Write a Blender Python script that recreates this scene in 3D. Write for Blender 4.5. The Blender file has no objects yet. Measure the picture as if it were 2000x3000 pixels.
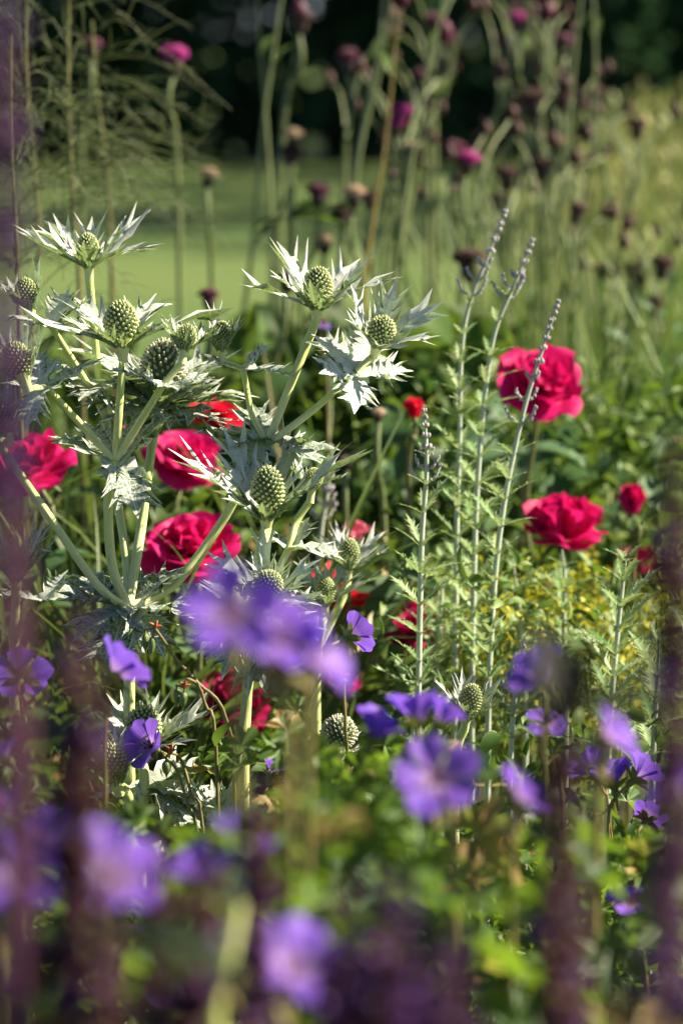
import bpy, math, random
import numpy as np
from mathutils import Vector
R = math.radians
rnd = random.Random(11)
rng = np.random.default_rng(11)
scene = bpy.context.scene
col = scene.collection

# ------------------------------------------------------------------ camera, sky, sun, exposure
CAM = np.array([0.0, 0.0, 1.15]); PITCH = R(9.5); FPX = 8333.0; FOCUS = 2.06
cd = bpy.data.cameras.new('camera'); cam = bpy.data.objects.new('camera', cd); col.objects.link(cam)
cam.location = CAM; cam.rotation_euler = (R(90) - PITCH, 0, 0)
cd.sensor_fit = 'VERTICAL'; cd.sensor_height = 36; cd.sensor_width = 24; cd.lens = 100
cd.clip_start = 0.05; cd.clip_end = 1000
cd.dof.use_dof = True; cd.dof.focus_distance = FOCUS; cd.dof.aperture_fstop = 5.0; cd.dof.aperture_blades = 0
scene.camera = cam
SUN_EL, SUN_AZ = R(38), R(80)
w = bpy.data.worlds.new('World'); scene.world = w; w.use_nodes = True
nt = w.node_tree; bg = nt.nodes['Background']; sk = nt.nodes.new('ShaderNodeTexSky')
sk.sky_type = 'NISHITA'; sk.sun_disc = False; sk.sun_elevation = SUN_EL; sk.sun_rotation = SUN_AZ; sk.air_density = 0.45; sk.dust_density = 0.3
nt.links.new(sk.outputs[0], bg.inputs[0]); bg.inputs[1].default_value = 0.05
sd = bpy.data.lights.new('sun', 'SUN'); sd.energy = 5.0; sd.angle = R(0.5); sd.color = (1.0, 0.88, 0.66)
so = bpy.data.objects.new('sun', sd); col.objects.link(so)
so.location = (8, 2, 7)
sv = Vector((math.sin(SUN_AZ)*math.cos(SUN_EL), math.cos(SUN_AZ)*math.cos(SUN_EL), math.sin(SUN_EL)))
so.rotation_euler = sv.to_track_quat('Z', 'Y').to_euler()
scene.view_settings.view_transform = 'Standard'; scene.view_settings.look = 'None'
scene.view_settings.exposure = 1.65; scene.view_settings.gamma = 1.0
scene.cycles.max_bounces = 8; scene.cycles.diffuse_bounces = 4; scene.cycles.transmission_bounces = 4
scene.cycles.glossy_bounces = 2; scene.cycles.use_denoising = True

# ------------------------------------------------------------------ picture point -> place in the garden
FWD = np.array([0, math.cos(PITCH), -math.sin(PITCH)]); UPV = np.array([0, math.sin(PITCH), math.cos(PITCH)]); RT = np.array([1.0, 0, 0])
def P(px, py, d):
    return CAM + FWD*d + RT*((px-1000)/FPX*d) + UPV*((1500-py)/FPX*d)
def axis_of(tilt, lean):
    """tilt: degrees to the right of upright, lean: degrees towards the viewer"""
    t, l = R(tilt), R(lean)
    v = RT*math.sin(t)*math.cos(l) + UPV*math.cos(t)*math.cos(l) - FWD*math.sin(l)
    return v/np.linalg.norm(v)
def frame(z, spin=0.0):
    z = np.asarray(z, float); z = z/np.linalg.norm(z)
    r = np.array([0, 1.0, 0]) if abs(z[1]) < 0.9 else np.array([1.0, 0, 0])
    x = np.cross(r, z); x /= np.linalg.norm(x); y = np.cross(z, x)
    c, s = math.cos(spin), math.sin(spin)
    return np.stack([x*c + y*s, -x*s + y*c, z])       # rows
# ------------------------------------------------------------------ mesh building
class MB:
    def __init__(self): self.V = []; self.F = []; self.A = []; self.T = []; self.n = 0
    def add(self, V, F, mat=0, A=None, T=0.5):
        V = np.asarray(V, float); n = len(V)
        self.V.append(V)
        for f in (F if isinstance(F, list) else [F]):
            f = np.asarray(f, int)
            if len(f): self.F.append((f + self.n, mat))
        self.A.append(np.zeros((n, 3)) if A is None else np.asarray(A, float))
        self.T.append(np.full(n, float(T)) if np.isscalar(T) else np.asarray(T, float))
        self.n += n; return self
    def build(self, name, mats, parent=None, base=None):
        V = np.concatenate(self.V)
        if base is not None: V = V - np.asarray(base)
        me = bpy.data.meshes.new(name)
        me.vertices.add(len(V)); me.vertices.foreach_set('co', V.ravel())
        loops = np.concatenate([f.ravel() for f, m in self.F]).astype(np.int32)
        sizes = np.concatenate([np.full(len(f), f.shape[1]) for f, m in self.F])
        mi = np.concatenate([np.full(len(f), m) for f, m in self.F]).astype(np.int32)
        st = np.concatenate([[0], np.cumsum(sizes)[:-1]]).astype(np.int32)
        me.loops.add(len(loops)); me.loops.foreach_set('vertex_index', loops)
        me.polygons.add(len(sizes)); me.polygons.foreach_set('loop_start', st)
        me.polygons.foreach_set('material_index', mi)
        me.polygons.foreach_set('use_smooth', np.ones(len(sizes), bool))
        a = me.attributes.new('leaf', 'FLOAT_VECTOR', 'POINT'); a.data.foreach_set('vector', np.concatenate(self.A).ravel())
        a = me.attributes.new('tone', 'FLOAT', 'POINT'); a.data.foreach_set('value', np.concatenate(self.T))
        me.update(calc_edges=True); me.validate()
        for m in (mats if isinstance(mats, (list, tuple)) else [mats]): me.materials.append(m)
        o = bpy.data.objects.new(name, me); col.objects.link(o)
        if parent is not None: o.parent = parent
        elif base is not None: o.location = base
        return o
def tag(o, label=None, cat=None, group=None, kind=None):
    if label: o['label'] = label
    if cat: o['category'] = cat
    if group: o['group'] = group
    if kind: o['kind'] = kind
    return o
def thing(name, base, label, cat, group=None):
    o = bpy.data.objects.new(name, None); col.objects.link(o); o.location = base; o.empty_display_size = 0.05
    return tag(o, label, cat, group)
def grid_faces(nu, nv, closed=False):
    i, j = np.meshgrid(np.arange(nu-1), np.arange(nv if closed else nv-1), indexing='ij')
    i = i.ravel(); j = j.ravel(); k = (j+1) % nv
    return np.stack([i*nv+j, i*nv+k, (i+1)*nv+k, (i+1)*nv+j], 1)
def smooth_path(pts, n=5):
    p = np.asarray(pts, float)
    if len(p) < 3: return np.array([p[0]+(p[-1]-p[0])*t for t in np.linspace(0, 1, n+1)])
    q = np.vstack([2*p[0]-p[1], p, 2*p[-1]-p[-2]]); out = []
    for i in range(1, len(q)-2):
        for t in np.linspace(0, 1, n, endpoint=False):
            a, b, c, d = q[i-1], q[i], q[i+1], q[i+2]
            out.append(0.5*(2*b + (c-a)*t + (2*a-5*b+4*c-d)*t*t + (3*b-a-3*c+d)*t**3))
    out.append(p[-1]); return np.array(out)
def tube(mb, pts, radii, seg=7, mat=0, T=0.5, tone_from_u=False):
    p = np.asarray(pts, float); n = len(p)
    r = np.full(n, radii) if np.isscalar(radii) else np.interp(np.linspace(0, 1, n), np.linspace(0, 1, len(radii)), radii)
    t = np.gradient(p, axis=0); t /= np.linalg.norm(t, axis=1)[:, None] + 1e-12
    ref = np.array([0.31, 0.87, 0.2]); x = np.cross(t, ref); x /= np.linalg.norm(x, axis=1)[:, None] + 1e-12
    y = np.cross(t, x); a = np.linspace(0, 2*math.pi, seg, endpoint=False)
    V = p[:, None] + r[:, None, None]*(x[:, None]*np.cos(a)[None, :, None] + y[:, None]*np.sin(a)[None, :, None])
    A = np.zeros((n, seg, 3)); A[..., 0] = np.concatenate([[0], np.cumsum(np.linalg.norm(np.diff(p, axis=0), axis=1))])[:, None]*100
    A[..., 1] = a[None, :]; A[..., 2] = np.linspace(0, 1, n)[:, None]
    V = V.reshape(-1, 3); A = A.reshape(-1, 3)
    mb.add(V, grid_faces(n, seg, True), mat, A, T)
def ball(mb, c, rx, rz, F=None, nu=7, nv=8, mat=0, T=0.5, taper=0.0):
    F = np.eye(3) if F is None else F
    th = np.linspace(0.02, math.pi-0.02, nu); ph = np.linspace(0, 2*math.pi, nv, endpoint=False)
    k = 1 - taper*np.cos(th)
    L = np.stack([np.outer(np.sin(th)*k, np.cos(ph))*rx, np.outer(np.sin(th)*k, np.sin(ph))*rx, np.outer(np.cos(th), np.ones(nv))*rz], -1).reshape(-1, 3)
    A = np.stack([np.outer(th, np.ones(nv)), np.outer(np.ones(nu), ph), np.outer(th, np.ones(nv))/math.pi], -1).reshape(-1, 3)
    mb.add(np.asarray(c) + L @ F, grid_faces(nu, nv, True), mat, A, T)
# templates used many times: (V, faces, A)
def place_many(mb, tmpl, pos, fr, scale, mat=0, T=None):
    V, F, A = tmpl; n = len(pos)
    W = np.einsum('vi,nij->nvj', V, fr)*np.asarray(scale)[:, None, None] + np.asarray(pos)[:, None]
    FF = [(f[None] + (np.arange(n)*len(V))[:, None, None]).reshape(-1, f.shape[1]) for f in F]
    TT = np.repeat(rng.random(n) if T is None else np.asarray(T), len(V))
    mb.add(W.reshape(-1, 3), FF, mat, np.tile(A, (n, 1)), TT)
def frames_many(z, spin):
    z = z/np.linalg.norm(z, axis=1)[:, None]
    r = np.where(np.abs(z[:, 1:2]) < 0.9, np.array([[0, 1.0, 0]]), np.array([[1.0, 0, 0]]))
    x = np.cross(r, z); x /= np.linalg.norm(x, axis=1)[:, None]; y = np.cross(z, x)
    c, s = np.cos(spin)[:, None], np.sin(spin)[:, None]
    return np.stack([x*c + y*s, -x*s + y*c, z], 1)

# ------------------------------------------------------------------ leaf and petal surfaces
def lay_leaf(us, ws, sw, L, e0, e1, fold, bend, r0, rs, nv=3, spine=0.0, tw=0.0):
    """leaf growing outwards along +x: stations us, half widths ws, forward sweep sw; e = elevation from base to tip"""
    us = np.asarray(us); n = len(us)
    uu = np.linspace(0, 1.25, 60); ee = e0 + (e1-e0)*np.clip(uu, 0, 1.25)**1.0
    X = r0 + np.concatenate([[0], np.cumsum(np.cos(ee[:-1])*np.diff(uu))])*L
    Z = np.concatenate([[0], np.cumsum(np.sin(ee[:-1])*np.diff(uu))])*L
    vs = np.linspace(-1, 1, 2*nv+1); V = np.zeros((n, 2*nv+1, 3)); A = np.zeros((n, 2*nv+1, 3))
    for side in (-1, 1):
        jit = rs.normal(0, 1, n)
        for j, v in enumerate(vs):
            if v*side < 0: continue
            a = abs(v); u = np.clip(us + sw*a**1.6, 0, 1.25)
            x = np.interp(u, uu, X); z = np.interp(u, uu, Z); e = np.interp(u, uu, ee)
            y = v*ws; lift = a*ws*fold + bend*ws*a*a + spine*jit*(ws/ws.max())*a**2*L + tw*v*ws*u
            V[:, j] = np.stack([x - np.sin(e)*lift, y, z + np.cos(e)*lift], 1)
            A[:, j] = np.stack([u*L*100, y*100, np.full(n, a)], 1)
    return V.reshape(-1, 3), [grid_faces(n, 2*nv+1)], A.reshape(-1, 3)
def spiny(L, W, teeth, e0, e1, rs, fold=0.25, bend=0.0, r0=0.004, base=0.3, spine=0.05, deep=0.40, sweep=0.20, long=False):
    us, ws, sw = [0.0, 0.10], [W*base, W*(base*0.9+0.12)], [0, 0.0]
    t = np.linspace(0.22, 0.60 if long else 0.70, teeth)
    for i, a in enumerate(t):
        env = W*(0.55 + 0.9*math.sin(math.pi*min(1, (a-0.02)/0.86))**1.1)/1.3*rs.uniform(0.8, 1.15)
        dt = 0.5/teeth
        us += [a-0.40*dt, a-0.10*dt, a+0.04*dt, a+0.20*dt, a+0.40*dt]
        ws += [env*deep, env*(deep+0.20), env, env*(deep+0.13), env*(deep+0.01)]
        s = sweep*rs.uniform(0.8, 1.3); sw += [0.0, s*0.35, s, s*0.42, s*0.06]
    if long: us += [0.72, 0.82, 0.92, 1.0]; ws += [W*0.25, W*0.15, W*0.06, W*0.003]; sw += [0.0, 0, 0, 0]
    else: us += [0.80, 0.88, 0.95, 1.0]; ws += [W*0.20, W*0.13, W*0.06, W*0.004]; sw += [0.0, 0, 0, 0]
    return lay_leaf(us, np.array(ws), np.array(sw), L, e0, e1, fold, bend, r0, rs, 3, spine)
def plain_leaf(L, W, e0, e1, fold=0.2, bend=0.1, n=8, blunt=0.6, r0=0, nv=1):
    u = np.linspace(0, 1, n); ws = W*np.sin(math.pi*u**blunt)**0.8 + W*0.03*(1-u); ws[-1] = W*0.01
    return lay_leaf(u, ws, np.zeros(n), L, e0, e1, fold, bend, r0, np.random.default_rng(1), nv)
def blade_t(n=7, curve=1.0, W=0.012):
    u = np.linspace(0, 1, n); ws = W*(1-u**2.2) + 1e-4
    return lay_leaf(u, ws, np.zeros(n), 1.0, R(88), R(88-75*curve), 0.4, 0, 0, np.random.default_rng(1), 1)
def palmate(rs, lobes=5, deep=0.45, teeth=2):
    """cut round leaf of radius 1, lobes spread about +x"""
    Vs = [[0, 0, 0]]; A = [[0, 0, 0]]; span = R(300); seg = []
    for i in range(lobes):
        c = -span/2 + span*(i+0.5)/lobes; h = span/lobes/2; ln = 1.0 - 0.22*abs(i-(lobes-1)/2)/((lobes-1)/2)
        seg += [(c-h*0.98, deep), (c-h*0.66, ln*0.74), (c-h*0.60, ln*0.66), (c-h*0.30, ln*0.93), (c-h*0.2, ln*0.85), (c, ln), (c+h*0.2, ln*0.85), (c+h*0.30, ln*0.93), (c+h*0.60, ln*0.66), (c+h*0.66, ln*0.74)]
    seg.append((span/2, deep))
    for k in (0.5, 1.0):
        for a, r_ in seg:
            rr = r_*k if k == 1.0 else r_*0.5
            lob = math.cos(lobes*(a+span/2)/span*2*math.pi)
            Vs.append([rr*math.cos(a), rr*math.sin(a), 0.10*k*lob + 0.14*math.sin(a*1.7+rs.random())*k + 0.12*k]); A.append([rr*5*math.cos(a), rr*5*math.sin(a), k])
    m = len(seg); F3 = [[0, 1+i, 2+i] for i in range(m-1)]; F4 = [[1+i, 1+m+i, 2+m+i, 2+i] for i in range(m-1)]
    return np.array(Vs), [np.array(F3), np.array(F4)], np.array(A)

# ------------------------------------------------------------------ materials
def mat_new(name):
    m = bpy.data.materials.new(name); m.use_nodes = True; t = m.node_tree; t.nodes.clear(); return m, t
def nd(t, typ, ins=None, **kw):
    n = t.nodes.new(typ)
    for k, v in kw.items(): setattr(n, k, v)
    for k, v in (ins or {}).items():
        if isinstance(v, bpy.types.NodeSocket): t.links.new(v, n.inputs[k])
        else: n.inputs[k].default_value = v
    return n
def rgb(c): return (c[0], c[1], c[2], 1.0)
def mixc(t, f, a, b, blend='MIX'):
    n = t.nodes.new('ShaderNodeMix'); n.data_type = 'RGBA'; n.blend_type = blend
    for i, v in ((0, f), (6, a), (7, b)):
        if isinstance(v, bpy.types.NodeSocket): t.links.new(v, n.inputs[i])
        else: n.inputs[i].default_value = v if i == 0 else rgb(v)
    return n.outputs[2]
def mth(t, op, a, b=0.0, clamp=False):
    n = t.nodes.new('ShaderNodeMath'); n.operation = op; n.use_clamp = clamp
    for i, v in ((0, a), (1, b)):
        if isinstance(v, bpy.types.NodeSocket): t.links.new(v, n.inputs[i])
        else: n.inputs[i].default_value = v
    return n.outputs[0]
def ramp(t, v, lo, hi, a=0.0, b=1.0):
    n = nd(t, 'ShaderNodeMapRange', {0: v, 1: lo, 2: hi, 3: a, 4: b}); n.clamp = True; return n.outputs[0]
def finish(t, colr, rough=0.55, transl=0.0, tcol=None, spec=0.35, bump=None):
    ins = {'Base Color': colr if isinstance(colr, bpy.types.NodeSocket) else rgb(colr), 'Roughness': rough, 'Specular IOR Level': spec}
    b = nd(t, 'ShaderNodeBsdfPrincipled', ins)
    if bump is not None: t.links.new(nd(t, 'ShaderNodeBump', {'Strength': 0.5, 'Distance': 0.002, 'Height': bump}).outputs[0], b.inputs['Normal'])
    o = nd(t, 'ShaderNodeOutputMaterial'); s = b.outputs[0]
    if transl > 0:
        tc = tcol if tcol is not None else colr
        tr = nd(t, 'ShaderNodeBsdfTranslucent', {'Color': tc if isinstance(tc, bpy.types.NodeSocket) else rgb(tc)})
        s = nd(t, 'ShaderNodeMixShader', {0: transl, 1: s, 2: tr.outputs[0]}).outputs[0]
    t.links.new(s, o.inputs[0])
def attr(t):
    a = nd(t, 'ShaderNodeAttribute', attribute_name='leaf'); s = nd(t, 'ShaderNodeSeparateXYZ', {0: a.outputs['Vector']})
    T = nd(t, 'ShaderNodeAttribute', attribute_name='tone')
    return a.outputs['Vector'], s.outputs[0], s.outputs[1], s.outputs[2], T.outputs['Fac']
def simple_leaf(name, dark, light, transl=0.35, tcol=None, rough=0.5, vein=None, spec=0.35, dead=None):
    """colour runs from dark to light by each leaf's own tone, mottled; optional veins and withered share"""
    m, t = mat_new(name); v, x, y, e, T = attr(t)
    ns = nd(t, 'ShaderNodeTexNoise', {'Vector': nd(t, 'ShaderNodeTexCoord').outputs['Object'], 'Scale': 40.0, 'Detail': 3.0}).outputs[0]
    f = mth(t, 'ADD', T, mth(t, 'MULTIPLY', mth(t, 'SUBTRACT', ns, 0.5), 0.8), True)
    c = mixc(t, f, dark, light)
    if dead is not None: c = mixc(t, mth(t, 'GREATER_THAN', T, dead[1]), c, dead[0])
    if vein is not None:
        c = mixc(t, ramp(t, mth(t, 'ABSOLUTE', y), 0.0, 0.12, 0.6, 0.0), c, vein)
    tc = mixc(t, 0.5, c, tcol) if tcol is not None else c
    finish(t, c, rough, transl, tc, spec); return m
def holly_leaf_mat():
    m, t = mat_new('sea_holly_leaf'); v, x, y, e, T = attr(t)
    vo = nd(t, 'ShaderNodeTexVoronoi', {'Vector': nd(t, 'ShaderNodeVectorMath', {0: v, 1: (0.8, 1.25, 0)}, operation='MULTIPLY').outputs[0], 'Scale': 2.6, 'Randomness': 0.9}, feature='DISTANCE_TO_EDGE', voronoi_dimensions='2D')
    net = ramp(t, vo.outputs['Distance'], 0.02, 0.13, 1.0, 0.0)
    mid = ramp(t, mth(t, 'ABSOLUTE', y), 0.02, 0.10, 1.0, 0.0)
    rim = ramp(t, e, 0.86, 0.98)
    line = mth(t, 'MAXIMUM', mth(t, 'MAXIMUM', mth(t, 'MULTIPLY', net, 0.8), mid), rim)
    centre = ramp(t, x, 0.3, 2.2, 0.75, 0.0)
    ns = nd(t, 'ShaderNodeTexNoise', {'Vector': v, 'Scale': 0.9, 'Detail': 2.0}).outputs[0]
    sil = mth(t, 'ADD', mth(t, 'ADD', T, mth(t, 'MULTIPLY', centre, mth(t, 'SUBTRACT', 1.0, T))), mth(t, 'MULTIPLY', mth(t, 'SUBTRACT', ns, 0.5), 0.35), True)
    top = mixc(t, sil, (0.050, 0.115, 0.060), (0.70, 0.75, 0.70))
    top = mixc(t, line, top, (0.78, 0.82, 0.77))
    und = mixc(t, T, (0.050, 0.125, 0.022), (0.105, 0.20, 0.055))
    und = mixc(t, mth(t, 'MULTIPLY', line, 0.62), und, (0.48, 0.53, 0.36))
    bf = nd(t, 'ShaderNodeNewGeometry').outputs['Backfacing']
    c = mixc(t, bf, und, top)
    finish(t, c, 0.42, 0.32, mixc(t, 0.5, und, (0.36, 0.48, 0.13)), 0.25); return m
def stem_mat(name, a, b, streak=(0.3, 0.28, 0.12), rough=0.45, amount=0.5):
    m, t = mat_new(name); v, x, y, e, T = attr(t)
    cv = nd(t, 'ShaderNodeCombineXYZ', {0: mth(t, 'MULTIPLY', x, 0.35), 1: mth(t, 'MULTIPLY', y, 2.4), 2: T})
    ns = nd(t, 'ShaderNodeTexNoise', {'Vector': cv.outputs[0], 'Scale': 1.6, 'Detail': 4.0}).outputs[0]
    c = mixc(t, e, a, b); c = mixc(t, mth(t, 'MULTIPLY', ramp(t, ns, 0.54, 0.68), amount), c, streak)
    finish(t, c, rough, 0.0, spec=0.4, bump=ns); return m
def petal_mat(name, main, tip, throat, vein, transl=0.45, tcol=None):
    m, t = mat_new(name); v, x, y, e, T = attr(t)       # x = 0..1 along, y = -1..1 across
    sp = mth(t, 'ABSOLUTE', mth(t, 'SINE', mth(t, 'MULTIPLY', y, 9.5)))
    ln = mth(t, 'MULTIPLY', ramp(t, sp, 0.80, 0.99), ramp(t, x, 0.15, 0.9, 0.75, 0.0))
    ns = nd(t, 'ShaderNodeTexNoise', {'Vector': v, 'Scale': 3.0, 'Detail': 3.0}).outputs[0]
    c = mixc(t, mth(t, 'MULTIPLY', x, mth(t, 'ADD', ns, 0.2), True), main, tip)
    c = mixc(t, mth(t, 'MULTIPLY', T, 0.35), c, (0.30, 0.12, 0.62))
    c = mixc(t, ramp(t, x, 0.05, 0.50, 0.9, 0.0), c, throat)
    c = mixc(t, ln, c, vein)
    finish(t, c, 0.5, transl, c if tcol is None else mixc(t, 0.4, c, tcol), 0.25); return m
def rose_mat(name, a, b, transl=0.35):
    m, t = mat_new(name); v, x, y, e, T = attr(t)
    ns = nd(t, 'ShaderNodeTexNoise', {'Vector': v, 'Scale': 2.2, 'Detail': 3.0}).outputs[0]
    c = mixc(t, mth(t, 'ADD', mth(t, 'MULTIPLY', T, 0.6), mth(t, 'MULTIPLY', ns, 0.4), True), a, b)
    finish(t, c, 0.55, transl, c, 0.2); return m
def flat_mat(name, c, rough=0.6, c2=None, scale=200.0, transl=0.0):
    m, t = mat_new(name)
    if c2 is not None:
        ns = nd(t, 'ShaderNodeTexNoise', {'Vector': nd(t, 'ShaderNodeTexCoord').outputs['Object'], 'Scale': scale, 'Detail': 3.0}).outputs[0]
        c = mixc(t, ramp(t, ns, 0.35, 0.65), c, c2)
    finish(t, c, rough, transl); return m

M = {}
M['holly'] = holly_leaf_mat()
M['holly_stem'] = stem_mat('sea_holly_stem', (0.66, 0.70, 0.36), (0.58, 0.68, 0.20), (0.26, 0.22, 0.09))
M['cone'] = flat_mat('cone_green', (0.03, 0.06, 0.015), 0.6, (0.06, 0.11, 0.03))
M['bud'] = flat_mat('cone_bud', (0.62, 0.63, 0.32), 0.55, (0.46, 0.54, 0.22), 300.0, 0.15)
M['spine'] = flat_mat('cone_spine', (0.32, 0.40, 0.20), 0.5)
M['seedbud'] = flat_mat('seed_bud', (0.66, 0.63, 0.50), 0.7, (0.46, 0.45, 0.33), 300.0, 0.15)
M['petal'] = petal_mat('geranium_petal', (0.25, 0.10, 0.65), (0.21, 0.12, 0.74), (0.80, 0.58, 0.84), (0.09, 0.012, 0.24))
M['sepal'] = simple_leaf('sepal', (0.12, 0.17, 0.035), (0.24, 0.25, 0.06), 0.2)
M['geran_stem'] = stem_mat('geranium_stem', (0.22, 0.18, 0.06), (0.20, 0.20, 0.07), (0.26, 0.08, 0.04))
M['stamen'] = flat_mat('stamen', (0.16, 0.02, 0.06), 0.5)
M['capsule'] = stem_mat('capsule', (0.15, 0.22, 0.06), (0.20, 0.26, 0.08), (0.05, 0.08, 0.02), amount=0.9)
M['redtip'] = flat_mat('red_sepal', (0.50, 0.10, 0.04), 0.5, (0.35, 0.16, 0.06))
M['rose'] = rose_mat('rose_petal', (0.54, 0.003, 0.105), (0.78, 0.018, 0.22))
M['rose_red'] = rose_mat('rose_petal_red', (0.62, 0.008, 0.03), (0.80, 0.02, 0.08))
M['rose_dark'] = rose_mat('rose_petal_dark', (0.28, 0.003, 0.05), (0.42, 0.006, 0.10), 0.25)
M['rose_faded'] = rose_mat('rose_petal_faded', (0.75, 0.28, 0.32), (0.72, 0.10, 0.26))
M['rose_stem'] = stem_mat('rose_stem', (0.10, 0.15, 0.04), (0.18, 0.20, 0.08), (0.22, 0.06, 0.03))
M['rose_leaf'] = simple_leaf('rose_leaf', (0.055, 0.12, 0.045), (0.12, 0.20, 0.08), 0.3, (0.25, 0.4, 0.05), 0.4, (0.15, 0.22, 0.10))
M['silver_stem'] = stem_mat('silver_stem', (0.42, 0.47, 0.36), (0.46, 0.52, 0.42), (0.28, 0.34, 0.22))
M['silver_leaf'] = simple_leaf('silver_leaf', (0.14, 0.27, 0.08), (0.36, 0.47, 0.25), 0.32, (0.5, 0.58, 0.2), 0.55)
M['lavender'] = flat_mat('lavender_floret', (0.40, 0.37, 0.48), 0.7, (0.55, 0.53, 0.50), 150.0, 0.2)
M['ger_leaf'] = simple_leaf('geranium_leaf', (0.022, 0.065, 0.010), (0.10, 0.185, 0.022), 0.42, (0.30, 0.48, 0.03), 0.45, dead=((0.30, 0.20, 0.07), 0.93))
M['blue_leaf'] = simple_leaf('blue_green_leaf', (0.025, 0.07, 0.03), (0.10, 0.18, 0.085), 0.25, (0.2, 0.36, 0.12), 0.55, spec=.2)
M['herb_leaf'] = simple_leaf('herb_leaf', (0.016, 0.045, 0.008), (0.075, 0.14, 0.022), 0.35, (0.22, 0.36, 0.03), 0.55, spec=.2, dead=((0.20, 0.15, 0.06), 0.985))
M['grass'] = simple_leaf('grass_blade', (0.018, 0.048, 0.009), (0.11, 0.175, 0.036), 0.3, (0.25, 0.36, 0.05), 0.45, dead=((0.36, 0.30, 0.13), 0.90))
M['gold'] = simple_leaf('golden_grass', (0.13, 0.19, 0.04), (0.44, 0.43, 0.15), 0.3, None, 0.5)
M['goldgreen'] = simple_leaf('green_gold_stalk', (0.05, 0.125, 0.02), (0.20, 0.28, 0.06), 0.3, None, 0.5)
M['fennel'] = simple_leaf('fennel_thread', (0.05, 0.085, 0.025), (0.19, 0.23, 0.08), 0.2, None, 0.45)
M['fennel_stem'] = stem_mat('fennel_stem', (0.17, 0.18, 0.04), (0.15, 0.14, 0.045), (0.14, 0.09, 0.04))
M['thistle'] = flat_mat('thistle_magenta', (0.42, 0.02, 0.24), 0.6, (0.28, 0.012, 0.17), 400.0, 0.2)
M['thistle_dark'] = flat_mat('thistle_maroon', (0.10, 0.008, 0.045), 0.6, (0.05, 0.006, 0.02), 400.0, 0.1)
M['thistle_brown'] = flat_mat('thistle_withered', (0.035, 0.010, 0.014), 0.7, (0.06, 0.025, 0.018), 300.0)
M['thistle_tan'] = flat_mat('thistle_tan', (0.42, 0.26, 0.15), 0.7, (0.55, 0.45, 0.33), 300.0, 0.2)
M['calyx'] = flat_mat('thistle_calyx', (0.03, 0.012, 0.016), 0.6, (0.05, 0.035, 0.02), 400.0)
M['tall_stem'] = stem_mat('tall_stem', (0.15, 0.20, 0.075), (0.21, 0.25, 0.10), (0.14, 0.16, 0.06))
M['tan_stem'] = stem_mat('dry_stem', (0.20, 0.20, 0.05), (0.42, 0.24, 0.06), (0.25, 0.18, 0.06))
M['salvia_stem'] = stem_mat('salvia_stem', (0.085, 0.035, 0.045), (0.10, 0.03, 0.07), (0.05, 0.03, 0.03))
M['salvia_calyx'] = flat_mat('salvia_calyx', (0.060, 0.010, 0.020), 0.6, (0.034, 0.009, 0.012), 90.0, 0.2)
M['salvia_floret'] = flat_mat('salvia_floret', (0.075, 0.022, 0.19), 0.5, (0.09, 0.018, 0.13), 120.0, 0.3)
M['salvia_leaf'] = simple_leaf('salvia_leaf', (0.022, 0.018, 0.022), (0.028, 0.045, 0.018), 0.15, None, 0.7, spec=.15)
M['mantle'] = simple_leaf('yellow_spray', (0.25, 0.28, 0.015), (0.52, 0.48, 0.03), 0.35, None, 0.55)
M['conifer'] = simple_leaf('conifer_green', (0.018, 0.048, 0.020), (0.032, 0.068, 0.028), 0.15, None, .9, spec=.02)
M['tree_leaf'] = simple_leaf('tree_leaf', (0.04, 0.09, 0.02), (0.08, 0.15, 0.04), 0.3)
M['bark'] = flat_mat('bark', (0.10, 0.075, 0.05), 0.85, (0.05, 0.04, 0.03), 20.0)

# ------------------------------------------------------------------ ground, lawn, far trees
def lawn_mat():
    m, t = mat_new('lawn_grass'); p = nd(t, 'ShaderNodeTexCoord').outputs['Object']
    a = nd(t, 'ShaderNodeTexNoise', {'Vector': p, 'Scale': 0.5, 'Detail': 4.0}).outputs[0]
    b = nd(t, 'ShaderNodeTexNoise', {'Vector': p, 'Scale': 60.0, 'Detail': 4.0}).outputs[0]
    c = mixc(t, ramp(t, a, 0.35, 0.65), (0.066, 0.118, 0.024), (0.108, 0.152, 0.036))
    c = mixc(t, ramp(t, b, 0.3, 0.7, 0.0, 0.5), c, (0.06, 0.11, 0.02))
    finish(t, c, 0.8, bump=b); return m
def soil_mat():
    m, t = mat_new('soil'); p = nd(t, 'ShaderNodeTexCoord').outputs['Object']
    b = nd(t, 'ShaderNodeTexNoise', {'Vector': p, 'Scale': 35.0, 'Detail': 6.0}).outputs[0]
    finish(t, mixc(t, b, (0.012, 0.010, 0.006), (0.05, 0.038, 0.022)), 0.9, bump=b); return m
mb = MB(); mb.add([[-300, -100, 0], [300, -100, 0], [300, 500, 0], [-300, 500, 0]], [np.array([[0, 1, 2, 3]])])
tag(mb.build('lawn', lawn_mat()), 'wide mown green lawn behind the flower border', 'lawn', kind='structure')
mb = MB(); nx, ny = 40, 44; gx, gy = np.meshgrid(np.linspace(-5, 6, nx), np.linspace(-2, 8.2, ny))
edge = np.minimum(np.minimum(gx+5, 6-gx), np.minimum(gy+2, 8.2-gy)); gz = 0.006 + np.clip(edge, 0, 0.5)*0.08 + rng.normal(0, 0.008, gx.shape)*(edge > 0.1)
mb.add(np.stack([gx, gy, gz], -1).reshape(-1, 3), [grid_faces(ny, nx)])
tag(mb.build('soil_bed', soil_mat()), 'dark bare soil of the flower border', 'soil', kind='structure')

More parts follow.
